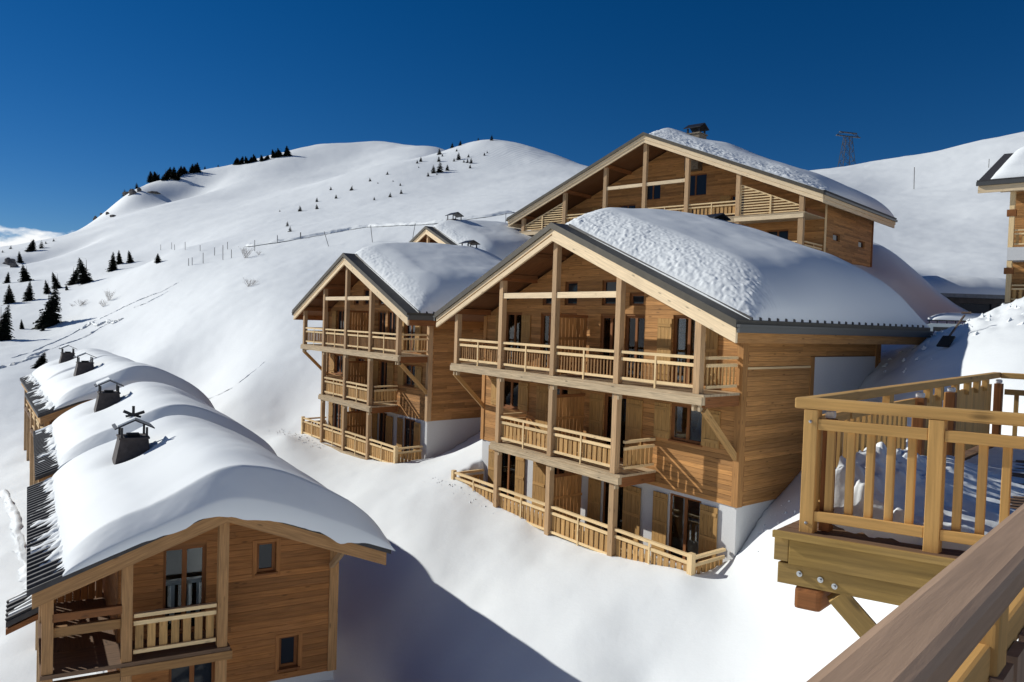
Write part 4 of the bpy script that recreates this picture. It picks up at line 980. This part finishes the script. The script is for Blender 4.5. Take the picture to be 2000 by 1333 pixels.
def van():
    c = at(1850, 690, 40); c.z = ground_z(c.x, c.y)
    fr = Fr((c.x, c.y, c.z), (.96, -.28), (.28, .96))
    R = empty('van', fr.O, 'pale parked van with roof rack, half hidden behind the snow bank', 'van')
    L, W_ = 2.3, .92
    prof = [(-L, .35), (-L, 1.0), (-L+.25, 1.12), (-L+.95, 1.78), (-L+1.25, 1.9), (L-.1, 1.9), (L, 1.75), (L, .35)]
    prism(R, 'body', [fr.W(x, -W_, z) for x, z in prof], fr.B*2*W_, 'van_paint', fr.A)
    for y in (-W_-.012, W_+.002):
        for x0, x1 in ((-1.0, -.1), (.0, 1.0), (1.1, 2.0)): box(fr, R, 'side_window', x0, x1, y, y+.01, 1.2, 1.7, 'glass')
    vs = [fr.W(x, y, z) for x, z in ((-L+.27, 1.15), (-L+.93, 1.77)) for y in (-.8, .8)]
    n_ = fr.L(-.66, 0, .7).normalized()*.015
    hexa(R, 'windscreen', [vs[0], vs[1], vs[3], vs[2]]+[v+n_ for v in (vs[0], vs[1], vs[3], vs[2])], 'glass', fr.B)
    for x in (-1.45, 1.4):
        for y in (-W_+.02, W_-.22):
            bm = bmesh.new(); bmesh.ops.create_cone(bm, cap_ends=True, segments=20, radius1=.34, radius2=.34, depth=.2)
            me = bpy.data.meshes.new('wheel'); 
            d = fr.B; q = Vector((0, 0, 1)).rotation_difference(d).to_matrix().to_4x4(); bm.transform(q); bm.to_mesh(me); bm.free(); me.materials.append(MATS['rubber'])
            link(bpy.data.objects.new('wheel', me), R, fr.W(x, y+.1, .34))
    rk = box(fr, R, 'roof_rack', -.9, 2.0, -.80, -.76, 2.06, 2.10, 'dark_metal')
    box(fr, rk, 'rack_bar', -.9, 2.0, .76, .80, 2.06, 2.10, 'dark_metal')
    for x in (-.8, .1, 1.0, 1.9):
        box(fr, rk, 'rack_bar', x, x+.04, -.755, .755, 2.06, 2.09, 'dark_metal')
        for y in (-.8, .76): box(fr, rk, 'rack_foot', x, x+.04, y, y+.04, 1.9, 2.058, 'dark_metal')
    for y in (-.7, .45): box(fr, R, 'headlight', -L-.01, -L+.02, y, y+.25, .8, .98, 'curtain')
    roof_snow('van_snow', fr, -1.0, 2.1, -.85, .85, lambda a, b: 2.1+0*a, .42, {'l': (.9, 1.8), 'h': (.6, 2), 'f': (.5, 2), 'k': (.5, 2)}, 'heap of snow on the roof of the parked van', step=.08, seed=66)
van()
sp = hit(1842, 683, 12); sq = hit(1880, 655, 12)
SH = empty('snow_shovel', sp, 'dark shovel stuck in the shaded snow bank', 'shovel')
dv = (sq+Vector((0, 0, .35))-sp).normalized(); sdv = dv.cross(Vector((0, 0, 1))).normalized()
bl = beam(SH, 'blade', sp+Vector((0, 0, .12))-dv*.05, sp+Vector((0, 0, .16))+dv*.34, .36, .05, 'rubber', side=sdv)
beam(SH, 'shaft', sp+Vector((0, 0, .16))+dv*.34, sp+Vector((0, 0, .2))+dv*1.25, .04, .04, 'bark', side=sdv)
beam(SH, 'grip', sp+Vector((0, 0, .2))+dv*1.36-sdv*.14, sp+Vector((0, 0, .2))+dv*1.36+sdv*.14, .045, .045, 'bark', side=dv)

# ------------------------------------------------------------------ timber balcony in the foreground
def balcony():
    fr = FD; H = 1.04
    R = empty('balcony', fr.O, 'foreground pine balcony with slatted railings and snow on its deck', 'balcony')
    pine = 'balcony_pine'
    # front railing
    hr = box(fr, R, 'handrail', -.05, 1.922, -.06, .06, H-.085, H, pine, bevel=.014)
    for nm, a0, a1 in (('corner', .02, .12), ('mid', .855, .955)):
        box(fr, R, 'railing_post', a0, a1, -.055, .035, -.02 if nm == 'corner' else -.10, H-.087, pine, bevel=.006)
    box(fr, R, 'railing_post', .125, .20, .04, .13, 0.002, H-.16, 'beam_red', bevel=.006)
    for a0, a1 in ((.122, .853), (.957, 1.92)):
        box(fr, R, 'lower_rail', a0, a1, -.05, -.008, .80, .885, pine, bevel=.006); box(fr, R, 'lower_rail', a0, a1, -.05, -.008, .09, .17, pine, bevel=.006)
    for a in (.20, .34, .475, .61, .745, 1.04, 1.18, 1.32, 1.46, 1.60, 1.74, 1.87):
        box(fr, R, 'baluster', a-.027, a+.027, -.006, .034, .10, .84, pine, bevel=.006)
    for a, z in ((.07, .86), (.07, .07)):
        bm = bmesh.new(); bmesh.ops.create_uvsphere(bm, u_segments=12, v_segments=6, radius=.014); me = bpy.data.meshes.new('bolt'); bm.to_mesh(me); bm.free(); me.materials.append(MATS['steel'])
        link(bpy.data.objects.new('bolt', me), R, fr.W(a, -.057, z))
    # side railing
    box(fr, R, 'handrail', -.055, .055, .065, 6.80, H-.082, H-.003, pine, bevel=.014)
    for b in (2.86, 4.1, 6.66): box(fr, R, 'railing_post', .0, .10, b-.05, b+.05, 0.002, H-.16, 'beam_red', bevel=.006); box(fr, R, 'post_snow', .01, .09, b-.035, b+.035, H-.158, H-.10, 'snow', bevel=.02)
    box(fr, R, 'post_snow', .13, .195, .05, .12, H-.158, H-.10, 'snow', bevel=.02)
    box(fr, R, 'lower_rail', -.02, .02, .14, 2.80, .80, .875, pine); box(fr, R, 'lower_rail', -.02, .02, .14, 2.80, .09, .165, pine)
    b = .28
    while b < 2.8: box(fr, R, 'baluster', -.05, -.022, b-.03, b+.03, .10, .84, pine); b += .15
    for b in (1.0, 2.0, 3.35, 3.8, 4.5, 5.1, 5.6, 6.1): box(fr, R, 'railing_post', -.035, .03, b-.06, b+.06, .80, H-.085, pine)
    b = 2.95
    while b < 6.55:
        if not 4.02 < b < 4.12: box(fr, R, 'screen_board', -.045, -.02, b, b+.128, .05, .86+.012*rng.random(), pine)
        b += .135
    # far railing running to the right
    box(fr, R, 'handrail', .06, 3.2, 6.69, 6.80, H-.085, H-.004, pine, bevel=.012); box(fr, R, 'lower_rail', .11, 3.2, 6.72, 6.76, .72, .80, pine)
    for i in range(16): box(fr, R, 'baluster', .22+i*.19, .275+i*.19, 6.765, 6.79, .05, .76, pine)
    # the railing in front of the viewer
    own = box(fr, R, 'handrail', 1.924, 2.049, -9.0, -.02, H-.085, H, 'balcony_grey', bevel=.022)
    for b in (-.06, -1.4, -2.75, -4.12, -5.5, -6.8): box(fr, R, 'railing_post', 1.939, 2.029, b-.05, b+.05, -.1, H-.087, 'balcony_pine', bevel=.008)
    box(fr, R, 'lower_rail', 1.959, 2.014, -9, -.12, .77, .86, 'balcony_pine', bevel=.01); box(fr, R, 'lower_rail', 1.959, 2.014, -9, -.12, .09, .17, 'balcony_grey')
    b = -8.8
    while b < -.3: box(fr, R, 'baluster', 2.016, 2.042, b, b+.12, .10, .79, 'balcony_grey'); b += .165
    # deck
    b = -.125
    while b < 6.8:
        box(fr, R, 'deck_board', -.12, 5.2, b, b+.137, -.035, -.004+.002*rng.random(), 'deck_board'); b += .145
    b = -9.0
    while b < -.22:
        box(fr, R, 'deck_board', 1.9, 5.2, b, b+.137, -.035, -.004, 'deck_board'); b += .145
    # edge beams below the deck
    box(fr, R, 'edge_board', -.13, 1.88, -.165, -.128, -.055, .0, 'balcony_beam', bevel=.006)
    box(fr, R, 'edge_beam', -.02, 1.90, -.125, -.05, -.255, -.058, 'balcony_beam', bevel=.006)
    box(fr, R, 'edge_beam', -.105, 1.90, -.10, -.0, -.42, -.258, 'balcony_beam', bevel=.006)
    box(fr, R, 'edge_beam', -.13, -.025, -.12, 6.7, -.24, -.04, 'balcony_beam', bevel=.006)
    box(fr, R, 'joist', .02, .21, -.10, 6.5, -.60, -.423, 'beam_red', bevel=.03)
    box(fr, R, 'joist', 1.7, 1.86, -.10, 6.5, -.56, -.425, 'beam_red', bevel=.01)
    for a, z in ((.06, -.32), (.21, -.335), (.31, -.365)):
        bm = bmesh.new(); bmesh.ops.create_cone(bm, cap_ends=True, segments=16, radius1=.022, radius2=.022, depth=.012); bmesh.ops.create_cone(bm, cap_ends=True, segments=6, radius1=.013, radius2=.012, depth=.05)
        q = Vector((0, 0, 1)).rotation_difference(-fr.B).to_matrix().to_4x4(); bm.transform(q); me = bpy.data.meshes.new('bolt'); bm.to_mesh(me); bm.free(); me.materials.append(MATS['steel'])
        link(bpy.data.objects.new('bolt', me), R, fr.W(a, -.108, z))
    beam(R, 'brace', fr.W(.30, -.04, -.44), fr.W(1.75, .35, -2.15), .12, .15, 'balcony_beam')
    for b in (1.2, 3.5, 5.8): box(fr, R, 'joist', -.08, 5.2, b-.08, b+.08, -.42, -.245, 'balcony_beam')
    for a, b in ((1.78, 1.0), (1.78, 6.2), (4.8, 6.2), (4.8, 1.0)): box(fr, R, 'support_post', a-.09, a+.09, b-.09, b+.09, -8.5, -.57, 'balcony_beam')
    return R
balcony()
a, b = np.meshgrid(np.linspace(.13, 1.93, 150), np.linspace(.10, 6.6, 420), indexing='ij')
h = .50*np.exp(-((a-.10)/.58)**2)*(.8+.30*fbm(a/.9, b/.7, 0, 2, 71))*(1-.8*sstep(2.0, 4.4, b))+.08*np.exp(-((a-.9)/.4)**2)*(1-sstep(1.0, 2.2, b))
crest = np.clip((h-.22)*4, 0, 1)
h = h*sstep(.05, .26, b)+crest*(.10*np.abs(fbm(a/.22, b/.22, 0, 3, 72))+.03*fbm(a/.07, b/.07, 0, 2, 73))+.012*fbm(a/.12, b/.12, 0, 2, 75)*np.clip(h*6, 0, 1)
h = h-.040+.045*fbm(a/.8, b/.10, 0, 2, 74)*sstep(.5, 1.0, a)
h = h+.07*np.exp(-(((b-.22)/.09)**2))*np.clip(fbm(a/.09, b/.3, 0, 2, 77)+.15, 0, 1)
hp = grid_obj('deck_snow', FD.O.x+a*FD.A.x+b*FD.B.x, FD.O.y+a*FD.A.y+b*FD.B.y, FD.O.z+h, 'snow_rough', origin=tuple(FD.W(.9, 2, 0)))
tag(hp, 'lumpy snow heap on the boards of the foreground balcony', 'snow heap')

# ------------------------------------------------------------------ trees, bushes, rocks, poles, pylon
def fir_mesh(seed, levels, nbr, detail):
    r = random.Random(seed); V, Fs = [], []
    def tri(*p):
        k = len(V); V.extend(p); Fs.append(tuple(range(k, k+len(p))))
    lean = r.uniform(-.01, .01)
    for i in range(levels):
        t = (i+.3)/levels; z = .05+.93*t; R_ = .25*(1-t)**.8*r.uniform(.8, 1.12)+.016
        for j in range(nbr if t < .75 else max(nbr-3, 4)):
            an = 2*math.pi*(j+r.random())/nbr+i*1.3; L = R_*r.uniform(.62, 1.15); d = Vector((math.cos(an), math.sin(an), 0)); s = Vector((-d.y, d.x, 0))
            z0 = z+r.uniform(-.02, .02); drop = L*r.uniform(.25, .55)
            o = Vector((lean*i, 0, z0)); tip = o+d*L+Vector((0, 0, -drop)); mid = o+d*L*.55+Vector((0, 0, -drop*.35)); w = L*r.uniform(.28, .42)
            tri(o, mid+s*w+Vector((0, 0, -.012)), tip, mid-s*w+Vector((0, 0, -.012)))
            for q in range(detail):
                f = r.uniform(.35, .95); c = o+d*L*f+Vector((0, 0, -drop*f*f)); sg = r.choice((-1, 1)); w2 = L*r.uniform(.18, .34)
                e = c+s*sg*w2+d*w2*.45+Vector((0, 0, -w2*r.uniform(.2, .7))); tri(c-d*w2*.22, e, c+d*w2*.3+Vector((0, 0, .008)))
    tri(Vector((-.012, 0, .93)), Vector((.012, 0, .93)), Vector((lean*levels, 0, 1.0))); tri(Vector((0, -.012, .93)), Vector((0, .012, .93)), Vector((lean*levels, 0, 1.0)))
    return mk_mesh('crown', V, Fs, 'needles')
def trunk_mesh():
    V, Fs = [], []
    for z, rr in ((-.06, .022), (.2, .017), (.9, .004)):
        for i in range(7): an = i*2*math.pi/7; V.append((rr*math.cos(an), rr*math.sin(an), z))
    for k in (0, 7):
        for i in range(7): Fs.append((k+i, k+(i+1) % 7, k+7+(i+1) % 7, k+7+i))
    return mk_mesh('trunk', V, Fs, 'bark')
TRUNK = trunk_mesh(); CROWNS = [fir_mesh(i, 30, 13, 6) for i in (1, 2, 3, 4)]; SMALL = [fir_mesh(i, 13, 10, 3) for i in (11, 12, 13)]
def fir(x, y, hpx, label, group=None, small=False, wide=1.0, name='fir_tree'):
    p = hit(x, y); hgt = hpx/F_PX*p.dot(CF); p.z -= .02*hgt
    rz = rng.uniform(0, 6.28)
    if small:
        o = bpy.data.objects.new(name, rng.choice(SMALL)); link(o, None, p); tag(o, label, 'fir', group); o.scale = (hgt*1.9*wide, hgt*1.9*wide, hgt*1.15); o.rotation_euler.z = rz; return o
    R = empty(name, p, label, 'fir', group); R.scale = (hgt*wide, hgt*wide, hgt); R.rotation_euler.z = rz
    for nm, me in (('trunk', TRUNK), ('crown', rng.choice(CROWNS))):
        o = bpy.data.objects.new(nm, me); col.objects.link(o); o.parent = R
    return R
zA = lambda x, y: (x*.345, 240+y*.345)
near = [((175, 728), 74, 'broad fir beside the snowy rock at the far left slope', 1.7), ((115, 792), 66, 'fir growing on the snowy rock ledge at left', 1.1), ((40, 908), 66, 'small fir below the rock ledge near the left edge', 1.15),
        ((150, 898), 98, 'bushy fir standing above another fir near the left edge', 1.5), ((160, 1008), 116, 'fir just below the bushy fir near the left edge', 1.15), ((55, 1022), 110, 'lone fir left of the largest fir, near the left edge', 1.25),
        ((275, 1150), 232, 'largest dark fir on the left slope', 1.25), ((4, 1232), 215, 'tall fir cut by the left edge', 1.05), ((125, 1168), 58, 'tiny thin fir left of the largest fir', 1.0),
        ((487, 908), 150, 'tall full fir, right one of a close pair on the left slope', 1.3), ((415, 915), 108, 'fir touching the tall full fir, left one of the pair', 1.3), ((325, 938), 96, 'fir between the pair of firs and the largest fir', 1.2),
        ((272, 968), 80, 'fir right behind the top of the largest fir', 1.2), ((638, 838), 110, 'leaning open fir in front of the group of three', 1.1), ((678, 800), 80, 'middle fir of the group of three', 1.1),
        ((740, 793), 74, 'fir standing right of the group, nearest the low snowy fir', 1.2), ((895, 793), 54, 'low wide fir alone right of the group of firs', 1.7), ((240, 1178), 38, 'small shrub-like fir at the foot of the largest fir', 1.4),
        ((380, 948), 34, 'sapling fir below the pair of firs', 1.3)]
for (x, y), h_, lab, wd in near: fir(*zA(x, y), h_*.345, lab, 'firs on the left slope', wide=wd)
fir(76, 719, 32, 'dark bushy fir just behind the farthest house of the lower row', 'firs on the left slope', wide=1.9)
for x, y, h_ in ((860, 338, 62), (890, 328, 52), (935, 325, 62), (960, 308, 52), (985, 318, 62), (1010, 303, 52), (1030, 293, 48), (1050, 288, 42), (1085, 285, 48), (1100, 283, 50), (1120, 281, 50), (1000, 325, 40), (880, 330, 40)):
    fir(*zA(x, y), h_*.345*1.1, 'dark fir in the tree line above the cliff on the left skyline', 'lower tree line on the left skyline', wide=1.7)
for x, y, h_ in ((1335, 238, 38), (1365, 236, 43), (1350, 237, 38), (1400, 231, 38), (1415, 228, 33), (1445, 221, 41), (1430, 224, 30), (1485, 218, 36), (1500, 213, 28), (1520, 208, 22), (1555, 198, 42), (1570, 196, 38), (1590, 193, 45), (1610, 190, 30), (1630, 188, 50)):
    fir(*zA(x, y), h_*.345*1.1, 'dark fir in the upper tree line on the left skyline', 'upper tree line on the left skyline', wide=1.8)
for x, y, h_ in ((705, 392, 36), (740, 354, 20), (775, 358, 32)): fir(*zA(x, y), h_*.345, 'small fir clinging to the rocky brow of the hill', 'firs on the rocky brow', small=True)
for x, y, h_ in ((1160, 265, 20), (1235, 250, 14), (60, 715, 20), (235, 710, 40), (260, 685, 14), (305, 672, 16), (15, 735, 14)): fir(*zA(x, y), h_*.345, 'tiny lone fir on the left skyline slope', 'tiny firs by the left skyline', small=True)
zB = lambda x, y: (500+x*.35, 240+y*.35)
for x, y, h_ in ((1315, 99, 27), (1240, 96, 15), (1140, 128, 26), (1095, 138, 26), (1025, 178, 30), (1040, 188, 13), (920, 218, 24), (900, 227, 16), (1130, 207, 36), (1105, 216, 16), (1020, 217, 26), (1185, 193, 16), (1200, 227, 26), (1180, 224, 20), (1160, 222, 14), (1025, 277, 52), (990, 281, 38), (1068, 267, 30), (960, 300, 20), (1195, 254, 18), (1290, 170, 10), (1275, 183, 14), (1120, 160, 14), (1010, 292, 10)):
    fir(*zB(x, y), h_*.35*1.1, 'small dark fir on the domed hill', 'small firs on the domed hill', small=True)
for x, y, h_ in ((733, 290, 16), (637, 327, 17), (765, 330, 9), (805, 352, 14), (810, 397, 22), (748, 415, 22), (660, 432, 16), (533, 378, 24), (418, 376, 17), (447, 423, 20), (340, 442, 22), (340, 482, 24), (247, 494, 28), (175, 578, 24), (190, 608, 26), (133, 497, 10), (680, 340, 8), (908, 252, 8)):
    fir(*zB(x, y), h_*.35*1.1, 'small dark fir dotted on the open middle slope', 'small firs on the open slope', small=True)
def twig_mesh(seed):
    r = random.Random(seed); V, Fs = [], []
    def seg(p, q, w0, w1):
        d = (q-p).normalized(); s = d.cross(Vector((.3, .2, 1))).normalized(); u = s.cross(d); k = len(V)
        for c, w in ((p, w0), (q, w1)):
            for i in range(3): an = i*2.094; V.append(c+(s*math.cos(an)+u*math.sin(an))*w)
        for i in range(3): Fs.append((k+i, k+(i+1) % 3, k+3+(i+1) % 3, k+3+i))
    def grow(p, d, L, w, n):
        q = p+d*L; seg(p, q, w, w*.6)
        if n:
            for _ in range(r.choice((2, 3))): grow(p+d*L*r.uniform(.5, 1), (d+Vector((r.uniform(-.6, .6), r.uniform(-.6, .6), r.uniform(-.1, .4)))).normalized(), L*r.uniform(.55, .8), w*.6, n-1)
    for i in range(13):
        an = r.uniform(0, 6.28); grow(Vector((r.uniform(-.12, .12), r.uniform(-.12, .12), -.05)), Vector((math.cos(an)*.6, math.sin(an)*.6, r.uniform(.5, 1.1))).normalized(), r.uniform(.25, .45), .008, 3)
    return mk_mesh('bare_bush', V, Fs, 'twig')
TW = [twig_mesh(i) for i in (5, 6, 7)]
for (x, y), h_, lab, wd in (((1395, 765), 88, 'bare leafless bush by the marker poles', 1.0), ((1410, 925), 62, 'bare bush alone on the slope below the marker poles', 1.5), ((620, 1005), 85, 'bare bush with long twigs right of the largest fir', .8),
                        ((585, 1040), 60, 'pale bare bush in front of the long-twigged bush', 1.0), ((460, 1035), 55, 'low bare bush just right of the largest fir', 1.3), ((1462, 750), 40, 'small bare bush right of the bare bush by the poles', .8), ((410, 1040), 25, 'tuft of twigs left of the low bare bush', 1.4)):
    p = hit(*zA(x, y)); hgt = h_*.345/F_PX*p.dot(CF); o = bpy.data.objects.new('bare_bush', rng.choice(TW)); link(o, None, p); tag(o, lab, 'bush', 'bare bushes on the slope'); o.scale = (hgt*wd, hgt*wd, hgt); o.rotation_euler.z = rng.uniform(0, 6)
def rock(x, y, wpx, hpx, lab, seed):
    p = hit(x, y); d = p.dot(CF)/F_PX; bm = bmesh.new(); bmesh.ops.create_icosphere(bm, subdivisions=4, radius=1)
    for v in bm.verts:
        c = v.co; n1 = float(fbm(c.x*1.3+seed, c.y*1.3, c.z*1.3, 4, seed)); st = math.floor((c.z+.15*n1)*4)/4
        v.co = Vector((c.x*(1+.35*n1), c.y*(1+.35*n1), c.z*.6+st*.4+.1*n1))
        v.co = Vector((v.co.x*wpx*d/2, v.co.y*wpx*d/2, v.co.z*hpx*d*.6))
    me = bpy.data.meshes.new('rock'); bm.to_mesh(me); bm.free(); me.materials.append(MATS['rock']); o = bpy.data.objects.new('rock', me); link(o, None, p); tag(o, lab, 'rock', 'rocks breaking through the snow'); o.rotation_euler.z = seed
for i, (x, y, w_, h_, lab) in enumerate(((259, 379, 15, 15, 'dark rock block under the firs on the brow'), (248, 374, 14, 8, 'flat rock left of the dark block on the brow'), (272, 374, 7, 12, 'narrow rock right of the dark block on the brow'), (301, 377, 22, 4, 'thin rock ledge right of the brow'),
        (186, 422, 7, 14, 'steep rock at the outer edge of the brow slope'), (198, 418, 5, 6, 'small rock beside the steep rock on the edge'), (210, 419, 6, 9, 'small slanted rock low on the brow slope'), (222, 423, 14, 5, 'flat rock patch lowest on the brow slope'),
        (19, 517, 20, 22, 'big grey boulder under a snow cap near the left edge'), (28, 522, 14, 14, 'boulder leaning against the big grey boulder'))): rock(x, y, w_, h_, lab, i+1)
# piste marker poles
def pole(x0, y0, x1, y1, lab, group='piste marker poles', w=.07):
    p = hit(x0, y0); d = p.dot(CF); q = at(x1, y1, d); ph = q-p; q = p+ph
    o = beam(None, 'marker_pole', p-ph*.05, q, w, w, 'pole', side=Vector((1, 0, 0))); tag(o, lab, 'pole', group)
for x, y0, y1 in ((910, 722, 690), (972, 717, 678), (988, 722, 690), (1048, 720, 675), (1133, 727, 693), (1068, 810, 768), (1088, 807, 763), (1150, 797, 736), (1215, 752, 706), (1262, 777, 693), (1288, 717, 675), (1310, 767, 718), (1442, 727, 665), (1570, 682, 636), (1703, 657, 620)):
    X0, Y0 = zA(x, y0); X1, Y1 = zA(x, y1); pole(X0, Y0, X1, Y1, 'thin upright marker pole by the piste edge')
for x, y0, x1, y1, lab in ((120, 670, 120, 632, None), (248, 650, 247, 612, None), (405, 690, 380, 606, 'marker pole tilted far to the left'), (650, 668, 640, 574, 'tall marker pole leaning slightly, left of the chimney on the hidden chalet'), (875, 642, 889, 562, 'marker pole tilted right beside the chimney of the hidden chalet'), (1141, 572, 1145, 522, None), (1392, 582, 1395, 504, 'marker pole next to the left eaves of the wide chalet')):
    X0, Y0 = zB(x, y0); X1, Y1 = zB(x1, y1); pole(X0, Y0, X1, Y1, lab or 'thin upright marker pole by the piste edge')
pole(1785, 370, 1786, 327, 'single marker pole on the bright slope right of the wide chalet', w=.16); pole(1931, 328, 1932, 311, 'short pole above the roof of the chalet at the right edge', w=.14)
# wind lips and tracks: low ridges of snow
def berm(name, pts, r, lab, lump=.25, seed=1, n=160, up_=.35):
    P = [hit(x, y, 25) for x, y in pts]; t = np.linspace(0, len(P)-1, n); V = []; 
    arr = np.array([tuple(p) for p in P]); C = np.stack([np.interp(t, np.arange(len(P)), arr[:, i]) for i in range(3)], -1)
    C[:, 2] = [ground_z(c[0], c[1]) for c in C]; T_ = np.gradient(C, axis=0); T_ /= np.linalg.norm(T_, axis=1)[:, None]
    S = np.stack([T_[:, 1], -T_[:, 0], 0*t], -1); S /= np.linalg.norm(S, axis=1)[:, None]
    rows = []
    for k, (q, hgt) in enumerate(((-1.6, -.25), (-1, .25), (-.45, .85), (0, 1), (.45, .85), (1, .25), (1.6, -.25))):
        nz = 1+lump*fbm(t*3.1, t*0+k*.6, 0, 3, seed); end = np.minimum(1, np.minimum(t, len(P)-1-t)*4+.1)
        rows.append(C+S*(q*r)*nz[:, None]+np.stack([0*t, 0*t, hgt*r*nz*end*up_*2.2-.02], -1))
    A_ = np.stack(rows, 0); o = grid_obj(name, A_[:, :, 0], A_[:, :, 1], A_[:, :, 2], 'snow'); tag(o, lab, None, None, 'structure')
berm('snow_ridge', [zB(*q) for q in ((-60, 692), (0, 686), (200, 655), (400, 620), (520, 598), (640, 580), (760, 574), (870, 569), (1000, 562), (1140, 546), (1280, 526), (1440, 500))], .42, 'wind lip of the piste edge', seed=3, n=300, up_=.5)
berm('snow_track', [zA(*q) for q in ((60, 1333), (170, 1300), (260, 1262), (350, 1225), (420, 1190), (480, 1150), (540, 1120), (620, 1085), (680, 1055), (730, 1030))], .14, 'trodden track', lump=.9, seed=4, n=260)
berm('snow_track', [zA(*q) for q in ((140, 1333), (260, 1290), (380, 1250), (480, 1215), (560, 1165), (640, 1125), (705, 1105))], .15, 'trodden track', lump=1.0, seed=5, n=240)
berm('snow_track', [zA(*q) for q in ((470, 1170), (520, 1135), (560, 1150), (610, 1120), (650, 1135), (700, 1108))], .20, 'trodden track', lump=1.2, seed=6, n=160)
berm('snow_track', [zA(*q) for q in ((730, 1030), (800, 1000), (860, 975), (920, 955), (1000, 910), (1055, 880))], .09, 'trodden track', lump=1.3, seed=7, n=200)
berm('snow_track', [zA(*q) for q in ((760, 1045), (830, 1020), (900, 985), (960, 950))], .08, 'trodden track', lump=1.3, seed=8, n=160)
berm('snow_track', [(-10, 722), (30, 712), (60, 700), (90, 690)], .2, 'trodden track', lump=1.2, seed=9, n=90)
berm('snow_track', [(408, 779), (430, 770), (455, 757), (480, 738), (500, 722), (520, 705)], .05, 'trodden track', lump=1.0, seed=10, n=120)
berm('snow_track', [(8, 955), (22, 985), (34, 1030), (42, 1075), (56, 1120), (66, 1150)], .15, 'shovelled edge of a path', lump=.8, seed=11, n=120)
# pylon on the right-hand saddle
def pylon():
    b = at(1652, 352, 430); b.z = min(b.z, ground_z(b.x, b.y)-.5) if ground_z(b.x, b.y) < b.z+8 else b.z; d = b.dot(CF)/F_PX; H = (b.z-b.z)+100*d
    R = empty('pylon', b, 'steel lattice pylon on the saddle between the hills', 'pylon'); th = .3
    def lv(z, w): return [b+Vector((x*w, y*w, z)) for x, y in ((-1, -1), (1, -1), (1, 1), (-1, 1))]
    zs = [0, .22, .42, .60, .76, .90]; ws = [15*d, 12*d, 9.6*d, 7.6*d, 6.4*d, 5.6*d]; rings = [lv(z*H, w) for z, w in zip(zs, ws)]
    for i in range(4): beam(R, 'leg', rings[0][i], rings[-1][i], th, th, 'pylon_steel')
    for k in range(5):
        for i in range(4):
            j = (i+1) % 4; beam(R, 'brace', rings[k][i], rings[k+1][j], th*.6, th*.6, 'pylon_steel'); beam(R, 'brace', rings[k][j], rings[k+1][i], th*.6, th*.6, 'pylon_steel')
            if k: beam(R, 'brace', rings[k][i], rings[k][j], th*.5, th*.5, 'pylon_steel')
    t = b+Vector((0, 0, .90*H)); ar = Vector((.97, .25, 0))
    beam(R, 'crossarm', t-ar*26*d, t+ar*28*d, 1.0, .5, 'pylon_steel'); beam(R, 'crossarm', t-ar*19*d+Vector((0, 0, .07*H)), t+ar*20*d+Vector((0, 0, .07*H)), .9, .6, 'pylon_steel')
    for s_ in (-1, 1):
        for q in (18, 8): beam(R, 'strut', t+ar*s_*26*d, t+ar*s_*q*d+Vector((0, 0, .07*H)), .25, .25, 'pylon_steel')
pylon()
# crumbs of snow fallen from roofs and railings
V, Fs = [], []
r_ = random.Random(5)
def crumb(p, r):
    k = len(V); pts = [Vector((r_.uniform(-1, 1), r_.uniform(-1, 1), r_.uniform(-.4, .9))).normalized()*r*r_.uniform(.7, 1.2) for _ in range(5)]
    base = [Vector((1, 0, 0)), Vector((-.5, .87, 0)), Vector((-.5, -.87, 0)), Vector((0, 0, 1)), Vector((0, 0, -1))]
    for b_, q in zip(base, pts): V.append(p+(b_*r+q*.45))
    Fs.extend(tuple(k+i for i in f) for f in ((0, 1, 3), (1, 2, 3), (2, 0, 3), (1, 0, 4), (2, 1, 4), (0, 2, 4)))
for f_, a0, a1, b0, b1, n_ in ((FM, 8.5, 13.2, -.7, -.25, 40), (FN, 7, 13.5, -1.6, -.25, 110), (FM, -1.6, -.6, .0, 3, 30)):
    for _ in range(n_):
        q = f_.W(r_.uniform(a0, a1), b0+(b1-b0)*r_.random()**.6, 0); q.z = ground_z(q.x, q.y); crumb(q, r_.choice((.012, .02, .03, .045)))
for _ in range(160):
    q = Vector((16.0+r_.gauss(0, 2.4), 23.0+r_.gauss(0, 1.6), 0)); q.z = ground_z(q.x, q.y)-.01; crumb(q, r_.choice((.03, .05, .07, .1)))
cr_o = bpy.data.objects.new('snow_crumbs', mk_mesh('snow_crumbs', V, Fs, 'snow')); link(cr_o, None, (0, 0, 0)); tag(cr_o, 'loose crumbs of snow beside terraces and bank', None, None, 'stuff')

# look-alikes are told apart by their order in the picture
ORD = ('first second third fourth fifth sixth seventh eighth ninth tenth eleventh twelfth thirteenth fourteenth fifteenth sixteenth seventeenth eighteenth nineteenth '
       'twentieth twenty-first twenty-second twenty-third twenty-fourth twenty-fifth').split()
SHARED = {}
for o in list(col.objects):
    if o.parent is None and 'label' in o and 'category' in o: SHARED.setdefault(o['label'], []).append(o)
SHORT = {'small dark fir on the domed hill': 'small fir on the domed hill', 'small dark fir dotted on the open middle slope': 'small fir on the open middle slope', 'thin upright marker pole by the piste edge': 'upright marker pole by the piste edge',
         'dark fir in the upper tree line on the left skyline': 'fir in the upper skyline tree line', 'dark fir in the tree line above the cliff on the left skyline': 'fir in the skyline tree line above the rocks',
         'tiny lone fir on the left skyline slope': 'tiny lone fir by the left skyline', 'small fir clinging to the rocky brow of the hill': 'small fir on the rocky brow'}
for lab, obs in SHARED.items():
    if len(obs) < 2: continue
    obs.sort(key=lambda o: px_of(*WPOS[o.name])[0])
    for k, o in enumerate(obs): o['label'] = '%s %s, counted from the left' % (ORD[k], SHORT.get(lab, lab))
